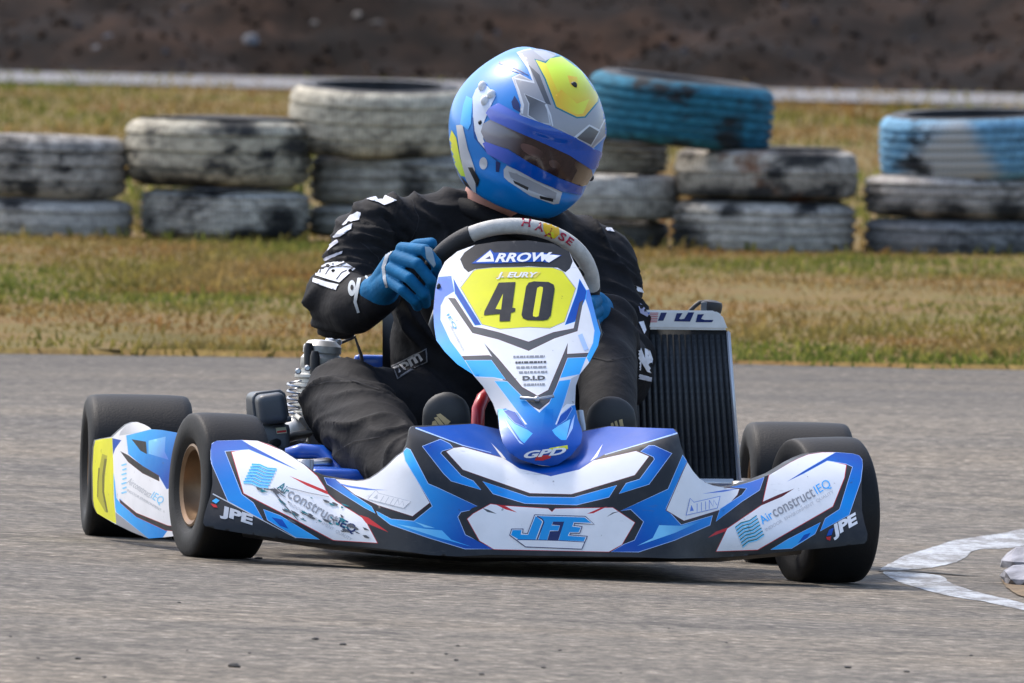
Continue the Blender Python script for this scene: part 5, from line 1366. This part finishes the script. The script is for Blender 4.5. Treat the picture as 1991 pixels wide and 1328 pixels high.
# chest patch
decal('patch', body, [Layer([(762, 711), (829, 678), (832, 703), (771, 739)], (0.18, 0.18, 0.19)), Layer([(764, 713), (827, 681), (829.5, 702), (772.5, 736)], 'suit')], on_s, 4, CLOTHPRINT)
text_on('lettering', body, 'rpm', (773, 727), (824, 699), 15, (0.35, 0.35, 0.36), on_s2, bold=0.03, material=CLOTHPRINT)
decal('patch', body, [Layer(stroke([(777, 733), (826, 705)], 1.8), (0.3, 0.3, 0.31))], on_s2, 5, CLOTHPRINT)
decal('patch', body, [Layer(stroke([(1160, 612), (1163, 605), (1169, 604), (1172, 611), (1170, 620), (1168, 640), (1174, 650)], 2.0, 1.4), (0.06, 0.062, 0.066))], on_s, 4, CLOTHPRINT)

for q_ in ([(600, 752), (640, 742), (690, 742), (740, 760), (790, 800)], [(632, 905), (655, 878), (690, 858), (740, 850)], [(700, 470), (735, 500), (745, 560)], [(800, 385), (815, 430), (800, 470)], [(1130, 690), (1180, 702), (1228, 694)]):
    decal('seam', body, [Layer(stroke(q_, 1.6), (0.028, 0.028, 0.032))], on_s, 4, CLOTHPRINT)
# ---- gloves
def glove(chains, blobs, vox=0.0022):
    bm = bmesh.new()
    for ch in chains:
        for (a, ra), (b_, rb) in zip(ch, ch[1:]): bm_capsule(bm, PL(*a), ra, PL(*b_), rb, 3)
    for (a, ra), (b_, rb) in blobs: bm_capsule(bm, PL(*a), ra, PL(*b_), rb, 3)
    return remeshed(bm, vox, 3, 0.45)
gl = glove([
  [((782, 484, .290), .0125), ((826, 486, .234), .0108), ((848, 512, .228), .0104), ((853, 538, .262), .0098)],
  [((770, 500, .288), .0125), ((812, 513, .234), .0110), ((838, 546, .230), .0106), ((842, 572, .262), .0098)],
  [((762, 522, .290), .0122), ((796, 541, .238), .0106), ((825, 572, .236), .0102), ((828, 590, .268), .0096)],
  [((757, 545, .294), .0115), ((782, 564, .248), .0098), ((806, 585, .248), .0094), ((812, 596, .278), .009)],
  [((780, 500, .330), .015), ((812, 478, .330), .0128), ((838, 474, .312), .0115)]],
 [(((740, 566, .385), .030), ((766, 512, .322), .022)), (((740, 566, .385), .030), ((762, 545, .315), .021)), (((766, 512, .322), .022), ((762, 545, .315), .021)), (((733, 570, .40), .034), ((745, 562, .375), .031)), (((775, 502, .305), .016), ((784, 498, .300), .015))], 0.002)
g1 = link('glove', gl, person, GLOVE); g1['label'] = 'bright blue glove gripping the steering wheel'
gbv = bvh_of(g1.data, wloc(g1)); on_g = bvh_place(gbv, 0.0012)
decal('glove_piping', g1, [Layer(ZS(stroke([(1040, 100), (960, 200), (920, 330), (930, 450), (955, 545)], 44, 26)), (0.40, 0.43, 0.46)), Layer(ZS([(1360, 110), (1430, 120), (1480, 300), (1460, 330), (1380, 230)]), (0.28, 0.38, 0.45))], on_g, 3, CLOTHPRINT)
gr = glove([
  [((1158, 585, .30), .013), ((1146, 592, .262), .0125), ((1132, 600, .27), .0115)], [((1160, 604, .305), .013), ((1146, 612, .266), .0125), ((1134, 618, .275), .011)],
  [((1160, 622, .31), .013), ((1146, 630, .272), .012), ((1136, 636, .28), .011)], [((1158, 640, .315), .012), ((1146, 646, .28), .011), ((1138, 650, .29), .01)],
  [((1160, 590, .335), .015), ((1146, 574, .33), .013)]],
 [(((1162, 600, .335), .026), ((1160, 630, .335), .026)), (((1162, 605, .375), .032), ((1162, 610, .33), .028)), (((1160, 590, .33), .022), ((1162, 605, .36), .028))])
g2 = link('glove', gr, person, GLOVE); g2['label'] = 'blue glove half hidden by the raised knee'

# ---- shoes
def shoe(u, v0, v1, ly, w, lab, logo):
    bm = bmesh.new(); n = 14
    c0 = PL(u, v1, ly + 0.05); c1 = PL(u, v0, ly)
    bm_capsule(bm, PL(u, v0 + 46, ly), (w, 0.020, 0.043), PL(u, v1 - 70, ly + 0.02), (w * 1.03, 0.022, 0.05), 3)
    bm_capsule(bm, PL(u, v1 - 40, ly + 0.03), (w * 0.8, 0.03, 0.04), PL(u, v1 - 30, ly + 0.10), (w * 0.75, 0.03, 0.04), 3)
    me = remeshed(bm, 0.005, 5); o = link('shoe', me, person, SHOE); o['label'] = lab
    bv = bvh_of(o.data, wloc(o))
    decal('shoe_print', o, logo, bvh_place(bv, 0.001), 4, CLOTHPRINT)
    return o
def bars(u, v, s, sl):
    return [Layer([(u + k * s * 0.62 - s * 0.55 - sl, v), (u + k * s * 0.62 - s * 0.05 - sl, v), (u + k * s * 0.62 + s * 0.05, v - (k + 1.2) * s * 0.55), (u + k * s * 0.62 - s * 0.38, v - (k + 1.2) * s * 0.55 - s * 0.2)], 'gold') for k in range(3)]
shoe(868, 762, 960, -0.10, 0.044, 'black shoe with pale three bar mark beside the red pedal', [Layer(zoom(540, 640, 4.15, p), 'gold') for p in ([(1250, 745), (1272, 735), (1295, 770), (1245, 775)], [(1262, 715), (1290, 705), (1340, 768), (1302, 770)], [(1280, 690), (1312, 680), (1395, 745), (1375, 765), (1350, 768)])])
shoe(1188, 770, 965, -0.09, 0.046, 'black shoe with pale bars below the raised knee', [Layer(zoom(1120, 540, 4.15, p), 'gold') for p in ([(280, 1175), (298, 1168), (306, 1196), (282, 1196)], [(310, 1160), (328, 1152), (342, 1198), (318, 1198)], [(345, 1148), (372, 1140), (384, 1198), (354, 1198)])])

# ---- helmet
hc = PL(1024, 262, 0.62)
hf = Vector((0.42, -0.85, -0.33)).normalized()
hu = Vector((0.30, -0.25, 0.92)); hu = (hu - hf * hu.dot(hf)).normalized(); hr = hf.cross(hu).normalized()
def helmet_mesh(scale=1.0, cut=-0.118):
    bm = bmesh.new(); bmesh.ops.create_icosphere(bm, subdivisions=5, radius=1.0)
    for v in bm.verts:
        x, y, z = v.co                      # x right, y forward, z up in the helmet's own frame
        e = 2.06
        k = (abs(x) ** e + abs(y) ** e + abs(z) ** e) ** (-1 / e)
        x, y, z = x * k, y * k, z * k
        # chin bar pushed forward, narrower jaw, dome rounder at the back
        low = sstep(0.1, -0.8, z)
        y2 = y * (1 + 0.06 * low * (1 if y > 0 else -0.9))
        hi = sstep(0.0, 0.9, z); x2 = x * (1 - 0.10 * low - 0.05 * hi)
        if y < 0: y2 *= 1 - 0.10 * hi
        sp = math.exp(-((x / 0.35) ** 2 + ((y + 0.62) / 0.16) ** 2 + ((z - 0.78) / 0.2) ** 2))
        p = Vector((x2 * 0.139, y2 * 0.164, z * 0.158)) * (1 + 0.07 * sp)
        # eye port: set back a little between brow and chin
        if y > 0:
            band = sstep(-0.42, -0.30, z) * (1 - sstep(0.22, 0.34, z))
            p -= Vector((p.x, p.y, 0)).normalized() * 0.006 * band * sstep(0.0, 0.4, y)
        if p.z < cut: p.z = cut + (p.z - cut) * 0.15
        v.co = hc + (hr * p.x + hf * p.y + hu * p.z) * scale
    me = bpy.data.meshes.new('helmet'); bmesh.ops.recalc_face_normals(bm, faces=bm.faces); bm.to_mesh(me); bm.free(); return me
HELM = mat('helmet_lacquer', PAL['helm'], 0.35, coat=0.22, nscale=14, namt=0.06)
helmet = link('helmet', helmet_mesh(), person, HELM); helmet['label'] = 'bright blue full face helmet with grey and yellow crown'
hb_ = bvh_of(helmet.data, wloc(helmet)); on_h = bvh_place(hb_, 0.001); on_h2 = bvh_place(hb_, 0.0018); on_h3 = bvh_place(hb_, 0.0032)
Z1 = lambda p: zoom(820, 60, 3.32, p)
HP = mat('helmet_print', rough=0.35, coat=0.2, nscale=14, namt=0.05, attr='print')
SILV = (0.30, 0.31, 0.34); SIL2 = (0.52, 0.54, 0.58)
decal('helmet_graphic', helmet, [
  Layer(Z1([(625, 145), (660, 132), (740, 118), (880, 150), (1040, 250), (1160, 410), (1200, 560), (1195, 660), (1100, 750), (990, 690), (820, 612), (640, 540), (650, 480), (620, 380), (592, 308), (632, 288), (722, 332), (690, 240)]), SILV, edge=SIL2, ew=2.5),
  Layer(Z1([(665, 410), (800, 470), (825, 600), (760, 590), (690, 545), (695, 470)]), 'dgrey', SILV, (1030, 210), (1060, 240), edge=SIL2, ew=2.0),
  Layer(Z1([(690, 222), (760, 285), (835, 480), (800, 470), (740, 330)]), 'dgrey'),
  Layer(Z1([(1080, 615), (1140, 650), (1090, 735), (1000, 690)]), 'dgrey', edge=SIL2, ew=2.0),
  Layer(Z1([(735, 190), (800, 212), (830, 180), (900, 168), (1030, 262), (1110, 385), (1138, 400), (1132, 455), (1050, 552), (1000, 556), (870, 492), (800, 310)]), 'lime', 'orange', (1085, 130), (1075, 205), edge='teal', ew=3.0),
  Layer(Z1([(735, 190), (800, 212), (850, 330), (880, 400), (905, 480), (870, 492), (800, 310)]), 'yellow', 'orange', (1050, 130), (1090, 200)),
  Layer(Z1([(862, 420), (900, 380), (1000, 470), (1080, 440), (1040, 535), (1000, 540), (880, 485)]), 'orange', 'yellow', (1085, 200), (1130, 200)),
  Layer(Z1([(940, 290), (1000, 300), (1020, 380), (960, 360)]), 'orange', 'yellow', (1105, 155), (1130, 165)),
  Layer(Z1(stroke([(500, 205), (600, 240), (690, 290)], 14, 4)), 'navy'), Layer(Z1(stroke([(520, 232), (600, 262), (660, 285)], 10, 3)), 'navy'),
  Layer(Z1([(580, 460), (600, 420), (630, 470), (640, 530), (590, 500)]), 'navy'),
  Layer(Z1(stroke([(640, 150), (690, 240), (725, 335), (600, 308), (625, 385), (655, 480), (648, 535)], 16, 12)), (0.62, 0.64, 0.68)),
  Layer(Z1(stroke([(800, 475), (830, 545), (845, 615)], 14, 8)), (0.58, 0.60, 0.64)), Layer(Z1(stroke([(985, 690), (1080, 610), (1145, 640), (1185, 560)], 14, 8)), (0.60, 0.62, 0.66)),
  Layer(Z1([(720, 130), (800, 135), (860, 165), (800, 195)]), (0.42, 0.44, 0.48)), Layer(Z1([(850, 610), (930, 655), (985, 690), (900, 640)]), (0.5, 0.52, 0.56)),
  # side
  Layer(Z1([(330, 430), (350, 380), (400, 330), (480, 420), (440, 500), (400, 600), (400, 700), (440, 790), (370, 720), (335, 620)]), (0.42, 0.55, 0.78), 'white', (925, 170), (940, 270)),
  Layer(Z1([(225, 610), (265, 605), (300, 760), (345, 890), (352, 1045), (320, 1030), (280, 940), (250, 800)]), SIL2),
  Layer(Z1([(176, 720), (196, 640), (225, 690), (250, 820), (285, 940), (255, 935), (195, 820)]), 'yellow', 'lime', (870, 280), (900, 330)),
  Layer(Z1([(180, 800), (250, 935), (300, 985), (350, 1060), (310, 1050), (230, 985), (190, 900)]), 'black'),
  Layer(Z1([(300, 880), (330, 880), (375, 960), (360, 1010), (340, 960)]), 'black'),
  Layer(Z1(stroke([(330, 560), (345, 690), (420, 780), (500, 850)], 10, 6)), (0.0, 0.07, 0.30)),
  Layer(Z1([(250, 600), (270, 480), (290, 420), (330, 440), (320, 600), (300, 640)]), 'sky'),
  Layer(Z1(disc(400, 855, 26, 40)), SIL2),
  # chin vent
  Layer(Z1([(530, 895), (550, 868), (620, 900), (760, 970), (905, 1040), (885, 1112), (850, 1118), (700, 1062), (560, 972), (532, 945)]), SIL2),
  Layer(Z1([(560, 905), (620, 925), (760, 990), (870, 1045), (860, 1090), (700, 1030), (575, 945)]), SILV),
  Layer(Z1([(590, 962), (690, 1010), (685, 1030), (600, 985)]), 'black'), Layer(Z1([(760, 1062), (850, 1082), (845, 1102), (765, 1082)]), 'black'),
  Layer(Z1([(480, 840), (510, 850), (500, 910), (480, 910)]), 'navy'),
], on_h, 4, HP)
# visor: a curved shield standing proud of the shell, closed round its edge
VIS = mat('visor_shield', rough=0.12, coat=0.55, spec=0.4, nscale=10, namt=0.03, attr='print')
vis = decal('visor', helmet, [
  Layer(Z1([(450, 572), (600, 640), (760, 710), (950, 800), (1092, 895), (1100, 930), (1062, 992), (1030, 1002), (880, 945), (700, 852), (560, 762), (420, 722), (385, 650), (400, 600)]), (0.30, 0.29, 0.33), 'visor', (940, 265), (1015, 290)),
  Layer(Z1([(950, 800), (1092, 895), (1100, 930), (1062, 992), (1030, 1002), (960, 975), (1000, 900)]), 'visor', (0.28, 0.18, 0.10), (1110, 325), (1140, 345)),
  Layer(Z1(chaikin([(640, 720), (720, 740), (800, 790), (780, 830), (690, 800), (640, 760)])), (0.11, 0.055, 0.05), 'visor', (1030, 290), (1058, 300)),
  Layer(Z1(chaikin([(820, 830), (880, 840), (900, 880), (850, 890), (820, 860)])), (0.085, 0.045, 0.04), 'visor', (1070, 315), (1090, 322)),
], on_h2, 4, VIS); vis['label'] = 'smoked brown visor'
decal('visor_strip', vis, [Layer(Z1([(440, 500), (500, 470), (560, 502), (650, 552), (820, 612), (990, 690), (1155, 785), (1140, 880), (1085, 892), (950, 802), (760, 712), (600, 642), (450, 574), (420, 530)]), (0.20, 0.26, 0.78), 'deep', (950, 215), (1030, 250)),
  Layer(Z1([(400, 725), (420, 715), (560, 765), (700, 852), (880, 947), (1032, 1002), (1018, 1058), (900, 1030), (740, 962), (560, 862), (430, 792)]), (0.16, 0.2, 0.72), 'deep', (945, 285), (1000, 310))], on_h3, 4, VIS)['label'] = 'shiny blue strips above and below the visor'
for (x, y, rx, ry, colr, lift) in ((395, 362, 30, 38, (0.78, 0.78, 0.78), 0.004), (452, 412, 30, 32, (0.78, 0.78, 0.78), 0.004), (410, 452, 30, 36, (0.75, 0.76, 0.78), 0.006)):
    u, v = Z1([(x, y)])[0]; p = cam_hit(hb_, u, v, 0.001)
    if p is None: continue
    bm = bmesh.new(); bm_capsule(bm, p, (rx / 3600, 0.008, ry / 3600), sub=3); from_bm('visor_button', bm, mat('white_plastic', (0.74, 0.75, 0.77), 0.3), helmet)
for (x, y, r, m_) in ((380, 592, 16, PLASTIC), (980, 352, 24, PLASTIC)):
    u, v = Z1([(x, y)])[0]; p = cam_hit(hb_, u, v, 0.0006)
    bm = bmesh.new(); bm_capsule(bm, p, (r / 3600, 0.0035, r / 3600), sub=2); from_bm('vent_hole' if y < 400 else 'visor_screw', bm, m_, helmet)
bm = bmesh.new(); p = PL(1149, 345, 0.60); bm_capsule(bm, p, (0.006, 0.012, 0.007), sub=2); from_bm('visor_screw', bm, PLASTIC, helmet)
# collar of the suit round the neck
ring = [PL(968, 432, .72) + Vector((0.074 * math.cos(a_), 0.07 * math.sin(a_), 0.004 - 0.03 * math.cos(a_))) for a_ in [2 * math.pi * i / 28 for i in range(28)]]
bm = bmesh.new(); bm_tube(bm, ring, 0.016, 10, closed=True); from_bm('collar', bm, SUIT, body)
